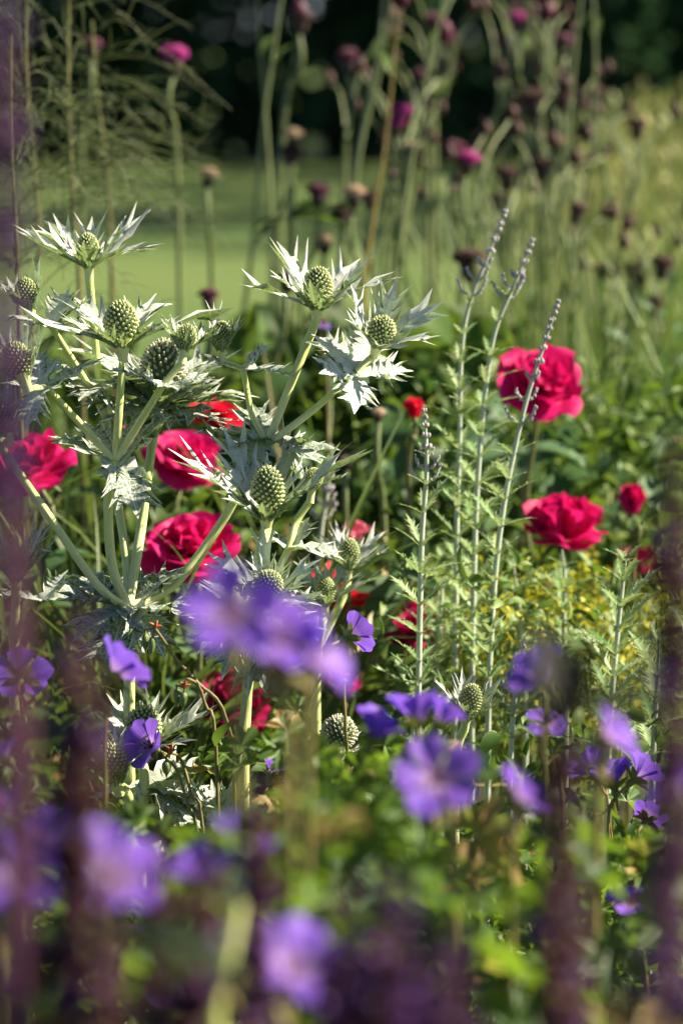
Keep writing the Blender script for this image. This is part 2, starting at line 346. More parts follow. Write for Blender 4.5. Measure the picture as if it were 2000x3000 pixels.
tuft = plain_leaf(1.0, 0.30, R(30), R(-10), 0.3, 0, 4)
def conifer(x, y, h, r):
    t = thing('conifer', (x, y, 0), 'dense dark evergreen in the shaded row beyond the lawn', 'tree', 'dark evergreens beyond the lawn')
    mb = MB(); tube(mb, [(x, y, -0.1), (x+0.05, y, h*0.5), (x, y, h*0.97)], [0.14, 0.08, 0.02], 8); mb.build('trunk', M['bark'], t, (x, y, 0))
    n = 2600; z = rng.uniform(0, 1, n)**1.25; rad = r*(1-z**2.2)*(0.55+0.45*rng.random(n))*(1+0.12*np.sin(z*23+rng.random()*9))
    a = rng.uniform(0, 2*math.pi, n); pos = np.stack([x+rad*np.cos(a), y+rad*np.sin(a), 0.1+z*h], 1)
    d = np.stack([np.cos(a), np.sin(a), np.full(n, 0.9)], 1) + rng.normal(0, 0.4, (n, 3))
    mb = MB(); place_many(mb, tuft, pos, frames_many(d, rng.uniform(0, 6.3, n)), rng.uniform(0.18, 0.34, n)); mb.build('crown', M['conifer'], t, (x, y, 0))
for i in range(9):
    conifer(-5.6+1.35*i+rnd.uniform(-.15, .15), 27.2+rnd.uniform(-.4, .5), rnd.uniform(4.6, 6.0), rnd.uniform(0.95, 1.15))
def shade_tree(x, y, h, r, label):
    t = thing('broadleaf_tree', (x, y, 0), label, 'tree', 'broadleaf trees shading the lawn')
    mb = MB(); tube(mb, smooth_path([(x, y, -.1), (x+.1, y, h*.35), (x-.1, y+.1, h*.8)]), [0.28, 0.2, 0.06], 10)
    for k in range(7):
        a = k*2.4; tube(mb, smooth_path([(x, y, h*(.3+.05*k)), (x+r*.4*math.cos(a), y+r*.4*math.sin(a), h*(.42+.05*k)), (x+r*.8*math.cos(a), y+r*.8*math.sin(a), h*(.5+.05*k))]), [0.09, 0.02], 6)
    mb.build('trunk', M['bark'], t, (x, y, 0))
    n = 900; cl = rng.normal(0, 1, (40, 3)); cl /= np.linalg.norm(cl, axis=1)[:, None]; cl *= rng.uniform(.5, 1, (40, 1))
    c = np.array([x, y, h*.62]) + cl*np.array([r*.8, r*.8, h*.36]); pos = c[rng.integers(0, 40, n)] + rng.normal(0, r*.19, (n, 3))
    mb = MB(); place_many(mb, tuft, pos, frames_many(rng.normal(0, 1, (n, 3)), rng.uniform(0, 6.3, n)), rng.uniform(.35, .6, n)); mb.build('crown', M['tree_leaf'], t, (x, y, 0))
shade_tree(9.5, 19.5, 11, 3.4, 'leafy green tree right of the lawn, nearest of the shading trees')
shade_tree(11.0, 25.0, 12, 3.6, 'leafy green tree right of the lawn, between two other shading trees')
shade_tree(10.0, 31.0, 12, 3.8, 'leafy green tree right of the lawn, beside the dark evergreens')
shade_tree(13.0, 36.5, 13, 4.2, 'leafy green tree behind the dark evergreens at their right end')

# ------------------------------------------------------------------ sea holly
def cone_mesh(mb, c, F, wd, h, rs, seed_head=False):
    """egg of packed buds: c = base, F = frame"""
    ball(mb, c + F[2]*h*0.5, wd*0.46, h*0.5, F, 10, 14, 0, taper=0.10)
    n = int(100 + 55*(h/wd)); g = math.pi*(3-math.sqrt(5)); star = 8
    for i in range(n):
        k = (i+0.5)/n; zc = 1-1.80*k; th = math.acos(zc); a = i*g
        rr = wd*0.46*math.sin(th)*(1-0.10*math.cos(th)); p = c + F[0]*(rr*math.cos(a)) + F[1]*(rr*math.sin(a)) + F[2]*(h*0.5*(1+math.cos(th)))
        nrm = F[0]*math.sin(th)*math.cos(a)/wd + F[1]*math.sin(th)*math.sin(a)/wd + F[2]*math.cos(th)/h
        nrm = nrm/np.linalg.norm(nrm); nrm = nrm*0.85 + F[2]*0.35; G = frame(nrm, rs.uniform(0, 6))
        s = wd*0.046*(1.1-0.25*abs(zc))*rs.uniform(0.85, 1.15)*(.85 if seed_head else 1)
        hh = s*(3.2 if seed_head else 1.7); p = p - (G[2]*s*.6 if seed_head else 0)
        ang = np.linspace(0, 2*math.pi, star, endpoint=False); rad = s*np.where(np.arange(star) % 2 == 0, 1.0, 0.62)
        ring = p + np.outer(np.cos(ang)*rad, G[0]) + np.outer(np.sin(ang)*rad, G[1])
        top = ring*0.75 + 0.25*p + G[2]*hh; tip = p + G[2]*hh*0.88
        V = np.vstack([ring, top, tip[None]]); q = np.array([[j, (j+1) % star, star+(j+1) % star, star+j] for j in range(star)])
        t3 = np.array([[star+j, star+(j+1) % star, 2*star] for j in range(star)])
        mb.add(V, [q, t3], 1)
        if not seed_head or i % 2 == 0:
            q0 = p + F[2]*(-s*0.9); tipn = q0 + (nrm*0.9 + rs.normal(0, 0.14, 3))*s*rs.uniform(3.2, 4.8); w_ = s*0.15
            mb.add(np.array([q0+G[0]*w_, q0-G[0]*w_*0.5+G[1]*w_, q0-G[0]*w_*0.5-G[1]*w_, tipn]), [np.array([[0, 1, 3], [1, 2, 3], [2, 0, 3]])], 2)
def add_leaf(parent, base, name, data, origin, F, az, mat, T):
    V, Fc, A = data; c, s = math.cos(az), math.sin(az)
    W = np.stack([V[:, 0]*c - V[:, 1]*s, V[:, 0]*s + V[:, 1]*c, V[:, 2]], 1) @ F + origin
    mb = MB(); mb.add(W, Fc, 0, A, T); return mb.build(name, mat, parent, base)
def holly_head(root, base, px, py, d, wpx, hpx, rpx, tilt=0, lean=8, n=11, e0=35, e1=15, seed=1, silver=0.85, seed_head=False, W=0.215, young=False, label=None):
    """cone centre at the picture point; sizes in picture pixels; returns the place where the stem meets the head"""
    k = d/FPX; rs = np.random.default_rng(seed); F = frame(axis_of(tilt, lean+7), rs.uniform(0, 6))
    wd, h, L = wpx*k, hpx*k, rpx*k; c = P(px, py, d) - F[2]*h*0.5
    mb = MB(); cone_mesh(mb, c, F, wd, h, rs, seed_head)
    o = mb.build('flower_head', [M['cone'], M['seedbud' if seed_head else 'bud'], M['spine']], root, base)
    if label: o['label'] = label
    cb = c - F[2]*h*0.13; mb = MB(); tube(mb, [cb-F[2]*0.010, cb-F[2]*0.003, cb+F[2]*0.002, c+F[2]*h*.10], [0.0032, wd*0.20, wd*0.26, wd*.33], 10)
    mb.build('receptacle', M['holly_stem'], o, base)
    for i in range(n):
        big = i % 2 == 0; az = 2*math.pi*i/n + rs.normal(0, 0.10)
        front = -float(np.dot(F[0]*math.cos(az)+F[1]*math.sin(az), FWD)); fr = max(0.0, front)
        ll = L*1.36*(1.08 if big else 0.76)*rs.uniform(0.86, 1.14)*(1-.46*fr)
        a0 = R(e0 + (0 if big else 12) + rs.normal(0, 5) + 8*fr + 10*max(0, -front)); a1 = R(e1 + (0 if big else 10) + rs.normal(0, 13) + 12*fr + 14*max(0, -front))
        data = spiny(ll, ll*W*rs.uniform(0.85, 1.2), int(rs.integers(2, 4)), a0, a1, rs, fold=rs.uniform(.15, .5), r0=wd*0.22, spine=0.06, deep=.36, sweep=.34, long=True)
        add_leaf(o, base, 'bract', data, cb - F[2]*0.001*(i % 2), F, az, M['holly'], min(1, max(0, silver+rs.normal(0, .06))))
    return cb - F[2]*0.008
def collar(root, base, pt, F, leaves, seed, silver=0.3, name='leaf'):
    """leaves: (azimuth deg, length m, half width ratio, e0, e1)"""
    rs = np.random.default_rng(seed)
    for az, L, W, e0, e1 in leaves:
        data = spiny(L*1.15, L*W*1.25, int(rs.integers(4, 6)), R(e0), R(e1), rs, fold=rs.uniform(.0, .2), bend=rs.uniform(-.1, .2), r0=0.002, base=0.55, spine=0.07, deep=0.50, sweep=0.20)
        add_leaf(root, base, name, data, pt, F, R(az), M['holly'], min(1, max(0, silver+rs.normal(0, .08))))
CAMF = np.stack([RT, np.cross(UPV, RT), UPV])      # x right, y away from the viewer (before tilt), z up
def az_frame(tilt=0, lean=0):
    z = axis_of(tilt, lean); x = RT - z*np.dot(RT, z); x /= np.linalg.norm(x); return np.stack([x, np.cross(z, x), z])
def holly_stem(root, base, runs, r=0.0042):
    mb = MB()
    for pts, rad in runs: tube(mb, smooth_path(pts, 6), [q*.80 for q in rad], 10, T=rnd.random())
    return mb.build('stem', M['holly_stem'], root, base)

# plant one: the tall branching one on the left
b1 = P(385, 3000, 2.12); b1[2] = 0.02
h1 = thing('sea_holly', b1, 'tall branching silver sea holly with pale stems and many spiny heads, left of centre', 'sea holly', 'sea hollies in the border')
n1 = P(375, 1780, 2.08); n2 = P(338, 1352, 2.07); n3 = P(775, 1288, 2.09)
sA = holly_head(h1, b1, 258, 728, 2.12, 64, 88, 178, -2, 2, 10, 30, 18, 21)
sB = holly_head(h1, b1, 355, 942, 2.05, 98, 118, 190, -2, 2, 12, 24, 12, 22)
sC = holly_head(h1, b1, 78, 856, 2.08, 66, 84, 105, -12, 6, 9, 48, 46, 23)
sD = holly_head(h1, b1, 50, 1052, 1.99, 88, 98, 115, -18, 10, 9, 50, 48, 24, silver=0.7)
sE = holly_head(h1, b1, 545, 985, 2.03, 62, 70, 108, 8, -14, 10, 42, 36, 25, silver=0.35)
sF = holly_head(h1, b1, 478, 1080, 2.13, 128, 165, 195, 8, 2, 12, 34, 2, 26, 0.45, True, 0.34, label='gone-over head shedding cream florets')
sG = holly_head(h1, b1, 650, 980, 2.09, 60, 76, 92, 0, 4, 9, 55, 50, 27)
sH = holly_head(h1, b1, 932, 838, 2.09, 82, 108, 180, 3, 6, 11, 28, 16, 28, silver=0.92)
sI = holly_head(h1, b1, 1116, 968, 2.07, 84, 86, 140, 16, 26, 11, 42, 26, 29, silver=0.9)
sU = holly_head(h1, b1, 5, 1215, 2.03, 80, 90, 125, -15, 14, 10, 40, 30, 30, silver=0.7)
holly_stem(h1, b1, [
    ([n1, P(330, 1660, 2.07), P(318, 1510, 2.06), P(322, 1420, 2.06), n2 + UPV*0.002], [0.0046, 0.0042]),
    ([n2, P(348, 1220, 2.055), sB], [0.0040, 0.0034]),
    ([n1, P(372, 1650, 2.10), P(350, 1500, 2.12), P(316, 1270, 2.13), P(285, 1060, 2.13), sA], [0.0044, 0.0040, 0.0036, 0.0038]),
    ([n2, P(135, 1132, 2.03)], [0.0034, 0.0030]), ([P(135, 1132, 2.03), sD], [0.0030, 0.0030]),
    ([n2, P(478, 1128, 2.03)], [0.0036, 0.0032]), ([P(478, 1128, 2.03), sE], [0.0030, 0.0030]),
    ([P(306, 1215, 2.13), P(245, 1105, 2.11), P(150, 955, 2.09)], [0.0032, 0.0028]), ([P(150, 955, 2.09), sC], [0.0028, 0.0028]),
    ([n1, P(412, 1560, 2.11), P(432, 1400, 2.12), sF], [0.0050, 0.0046, 0.0042]),
    ([n1, P(290, 1718, 2.06), P(150, 1520, 2.05), P(0, 1300, 2.03), sU], [0.0040, 0.0036]),
    ([n1, P(505, 1718, 2.10), P(640, 1545, 2.11), P(720, 1400, 2.10), n3], [0.0044, 0.0042, 0.0040]),
    ([n3, P(738, 1215, 2.10), P(712, 1080, 2.10)], [0.0030, 0.0028]), ([P(712, 1080, 2.10), sG], [0.0026, 0.0026]),
    ([P(790, 1280, 2.09), P(860, 1105, 2.09), sH], [0.0038, 0.0042]),
    ([P(800, 1290, 2.085), P(925, 1195, 2.08), P(1040, 1090, 2.075)], [0.0034, 0.0030]), ([P(1040, 1090, 2.075), sI], [0.0032, 0.0032]),
    ([n1, P(380, 1900, 2.09), P(378, 2200, 2.1), P(385, 2600, 2.12), b1], [0.0052, 0.0060]),
], 0.004)
AF = az_frame(0, 12)
collar(h1, b1, n1, AF, [(200, .046, .36, 20, 0), (255, .052, .40, -25, -60), (310, .046, .42, -20, -50), (345, .048, .40, 5, -10), (35, .046, .38, 30, 25), (150, .045, .36, 25, 20), (95, .040, .4, 30, 10), (230, .05, .36, -5, -25)], 40, 0.22)
collar(h1, b1, n2, AF, [(165, .046, .34, 28, 8), (140, .034, .4, 45, 40), (300, .044, .46, -30, -62), (25, .046, .36, 38, 34), (60, .038, .4, 45, 40), (255, .018, .5, -30, -40)], 41, 0.30)
collar(h1, b1, n3, AF, [(170, .046, .30, 12, -6), (250, .036, .5, -18, -40), (330, .050, .34, -6, -30), (20, .040, .34, -2, -22), (110, .034, .4, 40, 30), (215, .034, .5, 4, -16)], 42, 0.30)
collar(h1, b1, P(1042, 1090, 2.075), az_frame(25, 35), [(80, .046, .34, 18, 8), (150, .036, .42, 14, 4), (10, .036, .36, 20, 10), (270, .040, .36, 5, -15), (215, .030, .44, 10, 0)], 43, 0.88)
collar(h1, b1, P(712, 1080, 2.10), AF, [(190, .030, .34, 25, 10), (20, .024, .4, 40, 45), (335, .036, .3, 2, -12)], 44, 0.7)
collar(h1, b1, P(478, 1128, 2.03), AF, [(170, .034, .34, 25, 8), (300, .020, .5, 10, -10), (10, .036, .32, 10, -4)], 45, 0.25)
collar(h1, b1, P(120, 1125, 2.03), AF, [(20, .044, .22, 22, 18), (100, .03, .3, 45, 40), (250, .034, .34, -40, -60), (175, .024, .4, 10, -10), (45, .022, .3, 50, 50)], 46, 0.5)
collar(h1, b1, P(150, 955, 2.09), AF, [(10, .030, .4, 40, 30), (170, .030, .36, 20, 5), (60, .030, .4, 55, 40), (340, .034, .3, 10, 4)], 47, 0.75)
collar(h1, b1, P(290, 1130, 2.12), AF, [(160, .046, .3, 25, 0), (200, .040, .34, 10, -20), (20, .040, .34, 20, 10), (250, .03, .4, 0, -20)], 48, 0.35)
collar(h1, b1, P(455, 1190, 2.12), az_frame(5, 8), [(5, .056, .36, 12, 4), (335, .054, .36, 2, -14), (190, .050, .34, 4, -14), (215, .044, .34, -6, -30), (35, .050, .4, 38, 34), (160, .046, .34, 26, 12), (290, .036, .4, -6, -30)], 49, 0.18)
# plant two: the big open head in the middle and the ones below it
b2 = P(740, 3000, 2.08); b2[2] = 0.02
h2 = thing('sea_holly', b2, 'silver sea holly holding the big open head in the middle, beside the red rose', 'sea holly', 'sea hollies in the border')
sJ = holly_head(h2, b2, 783, 1436, 2.04, 96, 142, 205, 2, 17, 14, 38, 24, 50, silver=0.92)
sJ2 = holly_head(h2, b2, 918, 1400, 2.10, 56, 56, 92, 8, -8, 9, 40, 34, 51, silver=0.3)
sK = holly_head(h2, b2, 785, 1712, 2.02, 84, 84, 140, 0, 38, 12, 34, 22, 52, silver=0.85)
nk = P(752, 1800, 2.06); nj = P(850, 1596, 2.09)
holly_stem(h2, b2, [
    ([nk, P(752, 1690, 2.05), P(765, 1610, 2.045), sJ], [0.0048, 0.0050]),
    ([nk, P(780, 1760, 2.05), sK], [0.004, 0.004]),
    ([nk, P(800, 1700, 2.08), nj, P(868, 1530, 2.10), sJ2], [0.0034, 0.0034]),
    ([nk, P(735, 1950, 2.07), P(720, 2080, 2.08), P(715, 2500, 2.08), b2], [0.0046, 0.006])])
collar(h2, b2, nj, AF, [(165, .024, .5, 20, 0), (345, .036, .34, 0, -28), (45, .022, .5, 50, 40)], 53, 0.3)
collar(h2, b2, nk, AF, [(185, .046, .34, 10, -10), (215, .048, .36, -10, -40), (260, .056, .26, -40, -80), (285, .05, .26, -45, -75), (330, .046, .34, 0, -30), (20, .046, .34, 20, 0), (150, .042, .34, 30, 20), (235, .05, .3, -30, -60)], 54, 0.45)
# plant three: two softer heads in front of the red rose
b3 = P(960, 3000, 2.30); b3[2] = 0.02
h3 = thing('sea_holly', b3, 'softly blurred sea holly with two heads in front of the scarlet rose', 'sea holly', 'sea hollies in the border')
sL = holly_head(h3, b3, 1022, 1618, 2.20, 60, 80, 125, 2, 8, 10, 36, 18, 60, silver=0.75)
sM = holly_head(h3, b3, 952, 1728, 2.19, 58, 74, 128, 0, 8, 10, 36, 18, 61, silver=0.75)
holly_stem(h3, b3, [([P(930, 1900, 2.2), P(1000, 1760, 2.2), sL], [.004, .004]), ([P(930, 1900, 2.2), P(942, 1830, 2.19), sM], [.004, .004]), ([P(930, 1900, 2.2), P(925, 2200, 2.24), b3], [.005, .006])])
# plant four: heads low on the left behind the violet flower
b4 = P(420, 3050, 2.10); b4[2] = 0.02
h4 = thing('sea_holly', b4, 'low sea holly behind the single violet geranium flower, left of the broad maroon spike', 'sea holly', 'sea hollies in the border')
h4['label'] = 'low sea holly behind the sharp open violet geranium, below the tall branching one'
sO = holly_head(h4, b4, 420, 2128, 2.08, 104, 120, 150, 6, 10, 12, 40, 24, 70, silver=0.8)
sP = holly_head(h4, b4, 328, 2232, 2.02, 92, 108, 105, -12, 10, 10, 50, 48, 71, silver=0.6)
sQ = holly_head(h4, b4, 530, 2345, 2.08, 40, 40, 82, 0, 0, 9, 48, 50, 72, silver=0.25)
holly_stem(h4, b4, [([P(412, 2560, 2.09), P(420, 2400, 2.08), P(423, 2270, 2.08), sO], [.0052, .0046]), ([P(455, 2460, 2.05), P(400, 2380, 2.04), P(362, 2310, 2.03), sP], [.0050, .0044]),
    ([P(545, 2520, 2.08), P(545, 2430, 2.08), sQ], [.003, .003]), ([P(455, 2460, 2.05), P(470, 2550, 2.07), P(425, 2800, 2.09)], [.005, .005]), ([P(545, 2520, 2.08), P(520, 2650, 2.08), P(425, 2850, 2.09)], [.003, .003]), ([P(412, 2560, 2.09), b4], [.0055, .006])])
collar(h4, b4, P(425, 2300, 2.09), AF, [(350, .052, .40, 0, -30), (325, .056, .40, -10, -46), (20, .044, .4, 20, 0), (200, .040, .34, 0, -20), (255, .036, .34, -50, -80)], 73, 0.45)
collar(h4, b4, P(545, 2430, 2.08), AF, [(170, .03, .2, 25, 20), (10, .034, .3, 25, 20), (40, .03, .3, 45, 40)], 74, 0.5)
collar(h4, b4, P(640, 2420, 2.08), AF, [(160, .036, .24, 60, 60), (110, .03, .24, 70, 60), (20, .04, .26, 55, 60), (60, .03, .24, 60, 60), (190, .046, .2, 25, 10)], 75, 0.85)
# plant five: the head low on the right and the seed head beside it
b5 = P(1360, 3000, 2.06); b5[2] = 0.02
h5 = thing('sea_holly', b5, 'sea holly with one small cream head and long spines, under the silver stems', 'sea holly', 'sea hollies in the border')
sN = holly_head(h5, b5, 1376, 2050, 2.02, 66, 94, 105, 10, 10, 10, 46, 40, 80, silver=0.85)
holly_stem(h5, b5, [([P(1330, 2400, 2.04), P(1338, 2200, 2.03), sN], [.0045, .004]), ([P(1330, 2400, 2.04), b5], [.0045, .006])])
b6 = P(990, 3000, 2.10); b6[2] = 0.02
h6 = thing('sea_holly', b6, 'faded grey sea holly seed head half hidden by leaves, left of the violet flowers', 'sea holly', 'sea hollies in the border')
sR = holly_head(h6, b6, 993, 2145, 2.06, 100, 92, 90, 0, 0, 8, 10, -10, 81, 0.6, True)
holly_stem(h6, b6, [([b6, P(985, 2500, 2.08), sR], [.006, .0045])])
b7 = P(60, 3000, 2.14); b7[2] = 0.02
h7 = thing('sea_holly', b7, 'dim grey sea holly in the shade under the long slanting stem, at the left edge', 'sea holly', 'sea hollies in the border')
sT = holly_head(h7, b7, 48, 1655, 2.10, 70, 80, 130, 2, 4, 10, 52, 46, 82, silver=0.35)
holly_stem(h7, b7, [([b7, P(45, 2200, 2.12), sT], [.006, .004])])
collar(h7, b7, P(130, 1760, 2.12), AF, [(170, .04, .3, 10, 0), (10, .045, .3, 10, -10), (60, .03, .3, 40, 20)], 83, 0.3)

# ------------------------------------------------------------------ violet geraniums
def petal_data(L, W, e0, e1, rs, cup=0.25, ruf=0.05):
    nu, nv = 10, 9; u = np.linspace(0, 1, nu); v = np.linspace(-1, 1, nv); ph = rs.uniform(0, 6)
    ee = e0 + (e1-e0)*u; X = np.concatenate([[0], np.cumsum(np.cos(ee[:-1]))])/nu*L; Z = np.concatenate([[0], np.cumsum(np.sin(ee[:-1]))])/nu*L
    wd = W*(0.14 + 0.86*np.sin(math.pi*np.clip(u, 0, 1)**1.5*0.5)**1.0); V = np.zeros((nu, nv, 3)); A = np.zeros((nu, nv, 3))
    for j, vv in enumerate(v):
        back = 0.30*abs(vv)**2.2*u**3 - 0.03*math.cos(vv*3+ph)*u**4 + 0.05*math.exp(-(vv/0.25)**2)*u**5
        x = X*(1-back); z = Z*(1-back*0.8)
        lift = cup*W*vv*vv*u + ruf*L*np.sin(vv*5+ph)*u*u
        V[:, j] = np.stack([x - np.sin(ee)*lift, vv*wd*(1-0.10*u**6), z + np.cos(ee)*lift], 1); A[:, j] = np.stack([u, np.full(nu, vv), np.full(nu, abs(vv))], 1)
    return V.reshape(-1, 3), [grid_faces(nu, nv)], A.reshape(-1, 3)
GG = 'violet geranium flowers'
def geranium(px, py, d, tilt, lean, rcm, label, cup=20, spin=0.0, stem=None, seed=0, petals=5, missing=()):
    rs = np.random.default_rng(seed + 500); c = P(px, py, d); F = frame(axis_of(tilt, lean), spin); r = rcm/100*(1.22 if d > 1.4 else 1.05)
    s0 = c - F[2]*0.006
    if stem is None: stem = [P(px+rs.uniform(-10, 10), py+90*2.06/d, d+0.01), P(px+rs.uniform(-60, 60), py+420, d+0.03)]
    base = stem[-1].copy(); base[2] = 0.02
    t = thing('geranium_flower', base, label, 'geranium', GG)
    for i in range(petals):
        if i in missing: continue
        cu = R(cup + rs.normal(0, 5))
        data = petal_data(r*rs.uniform(.93, 1.06), r*(0.43 if d > 1.4 else .37)*rs.uniform(.92, 1.08), cu + R(12), cu - R(16), rs, rs.uniform(.1, .3), rs.uniform(.02, .06))
        add_leaf(t, base, 'petal', data, c, F, 2*math.pi*i/petals + rs.normal(0, .05), M['petal'], rs.random())
    mb = MB()
    for i in range(5):
        V, Fc, A = plain_leaf(r*0.56, r*0.13, R(cup-10), R(cup-26), 0.3, 0.2, 7, 0.8, 0.001)
        az = 2*math.pi*(i+.5)/5; cc, ss = math.cos(az), math.sin(az)
        mb.add(np.stack([V[:, 0]*cc-V[:, 1]*ss, V[:, 0]*ss+V[:, 1]*cc, V[:, 2]-0.002], 1) @ F + c, Fc, 0, A, rs.random())
    ball(mb, c-F[2]*0.003, 0.0028, 0.0042, F, 6, 8, 0)
    mb.build('calyx', M['sepal'], t, base)
    mb = MB(); tube(mb, [c, c+F[2]*0.009], [0.0007, 0.0004], 5)
    for i in range(8):
        a = i*0.785; q = c + F[2]*(0.006+0.002*(i % 2)) + (F[0]*math.cos(a)+F[1]*math.sin(a))*0.0035
        tube(mb, [c, q], 0.0002, 4); ball(mb, q, .0006, .0009, F, 4, 5)
    mb.build('stamens', M['stamen'], t, base)
    mb = MB(); tube(mb, smooth_path([s0+F[2]*.003, s0-F[2]*0.010] + list(stem) + [base], 6), [0.0010*q for q in ((1, 1.1, 1.8) if d > 1.4 else (1.6, 2.2, 2.6))], 7); mb.build('stem', M['geran_stem'], t, base)
    return t
G_ = geranium
G_(682, 1815, 1.12, -8, 58, 2.45, 'very large blurred violet geranium flower in front of the middle sea holly', 22, .3, seed=1)
G_(895, 1930, 1.16, 68, 12, 2.5, 'large blurred violet geranium hanging sideways, right of the biggest blurred one', 34, .9, seed=2, stem=[P(905, 2030, 1.22), P(900, 2300, 1.25)])
G_(1018, 1868, 2.04, 66, -34, 1.9, 'sharp violet geranium in side view with olive sepals, near the red rose', 38, .5, seed=3, stem=[P(1000, 1890, 2.04), P(955, 1960, 2.04), P(900, 2080, 2.05), P(850, 2400, 2.06)])
G_(448, 2190, 2.02, -58, 38, 2.15, 'sharp open violet geranium on a curved stem in front of a sea holly cone', 32, .2, seed=4, stem=[P(478, 2208, 2.02), P(520, 2260, 2.02), P(548, 2350, 2.02), P(580, 2450, 2.03), P(600, 2800, 2.05)])
G_(62, 1988, 1.86, -5, -58, 1.95, 'violet geranium seen from behind with olive sepals at the left edge', 15, .0, seed=5)
G_(325, 1985, 1.72, 50, -18, 2.3, 'violet geranium turned right beside the broad maroon spike, above the low sea holly', 34, .4, seed=6)
G_(1222, 2135, 1.62, -6, -6, 2.35, 'violet geranium cup in side view left of the small cream sea holly head', 52, .1, seed=7)
G_(1085, 2180, 1.62, 20, 4, 2.1, 'narrow violet geranium just left of the violet cup flower', 55, .6, seed=8)
G_(1275, 2290, 1.32, 4, 58, 2.5, 'wide pale violet geranium facing us, lower right of centre', 20, .62, seed=9)
G_(1500, 2345, 1.36, 50, -20, 2.1, 'pale violet geranium turned away, right of the wide one facing us', 30, .8, seed=10)
G_(1590, 2000, 1.5, -30, 20, 2.0, 'violet geranium half hidden behind dark salvia leaves, under the silver stems', 30, .3, seed=11)
G_(1600, 2125, 1.72, 10, 30, 1.3, 'small deep violet geranium below the dark salvia leaves', 10, .3, seed=12)
G_(1770, 2160, 1.34, 60, 14, 2.3, 'bright violet geranium drooping right of the dark salvia stalk', 25, 1.1, seed=13)
G_(1742, 2275, 2.02, -30, -30, 2.1, 'leftmost violet geranium of the sharp cluster at right', 42, .3, seed=14, stem=[P(1775, 2320, 2.03), P(1785, 2420, 2.03), P(1785, 2700, 2.05)])
G_(1800, 2310, 2.0, -8, -14, 2.15, 'middle violet geranium of the sharp cluster at right, sepals towards us', 50, .0, seed=15, stem=[P(1800, 2345, 2.0), P(1770, 2380, 2.01), P(1722, 2425, 2.01), P(1700, 2700, 2.02)])
G_(1855, 2285, 1.99, 50, -12, 2.15, 'rightmost violet geranium of the sharp cluster at right, opening sideways', 40, .7, seed=16, stem=[P(1830, 2310, 1.99), P(1795, 2345, 2.0), P(1780, 2420, 2.0), P(1780, 2720, 2.02)])
G_(1895, 2400, 1.96, 40, -40, 1.4, 'shaded violet geranium just below the sharp cluster at right', 20, .5, seed=17)
G_(1845, 2655, 1.7, 5, 25, 1.5, 'dim violet geranium among leaves near the bottom right corner', 20, .5, seed=18)
G_(795, 2275, 2.05, 20, -12, 1.5, 'small sharp violet geranium showing two petals between the grey seed head and sea holly leaves', 45, .5, seed=19, missing=(1, 2))
G_(50, 2580, 1.10, -10, 45, 2.6, 'large blurred violet geranium low at the left edge', 18, .3, seed=20)
G_(325, 2580, 1.08, 20, 40, 2.7, 'large blurred violet geranium low left, beside the maroon spike', 24, .9, seed=21)
G_(605, 2590, 1.18, -25, 20, 2.0, 'blurred violet geranium cup low, left of a pale thick stalk', 40, .2, seed=22)
G_(700, 2490, 1.20, 30, -30, 1.9, 'shaded blue-violet geranium above the blurred cup', 30, .2, seed=23)
G_(845, 2860, 1.08, 25, 35, 2.9, 'bright violet geranium near the bottom edge, left of centre', 28, .35, seed=24)
G_(625, 2870, 1.12, -35, 20, 2.0, 'violet geranium near the bottom edge, left of the pale thick stalk', 30, .5, seed=25)
G_(545, 2960, 1.14, -20, 20, 2.0, 'violet geranium cut by the bottom edge', 45, .2, seed=26)
G_(0, 2385, 1.24, -20, 20, 1.6, 'violet geranium cut by the left edge, above the large low one', 20, .5, seed=27)
G_(15, 2220, 1.6, -30, 0, 1.5, 'small violet geranium at the left edge below the one seen from behind', 30, .5, seed=28)
G_(312, 2905, 1.5, 0, 30, 0.9, 'tiny violet geranium low in the left corner leaves', 15, .5, seed=29)
G_(360, 2740, 1.3, 10, -30, 1.6, 'dim violet geranium turned away under the large blurred low left one', 20, .5, seed=30)
G_(1995, 2330, 1.16, -30, 20, 1.7, 'violet geranium cut by the right edge beside the sharp cluster', 25, .5, seed=31)
G_(1520, 2940, 1.6, 0, 10, 0.8, 'tiny violet geranium at the bottom right of centre', 25, .5, seed=32)
G_(945, 958, 2.6, 10, 20, 0.8, 'small pale violet flower directly under a sea holly head against the green', 15, .5, seed=33)
G_(800, 1885, 1.15, 35, 40, 2.3, 'blurred violet geranium joining the very large one to the hanging one', 25, .5, seed=34)
G_(1278, 2130, 1.56, 30, -8, 1.7, 'violet geranium cup right of another, just below the small cream sea holly head', 48, .3, seed=35)
G_(130, 2480, 1.2, -20, 30, 2.2, 'blurred violet geranium low left, between the two largest low ones', 25, .2, seed=36)
GC = 'geranium seed capsules'
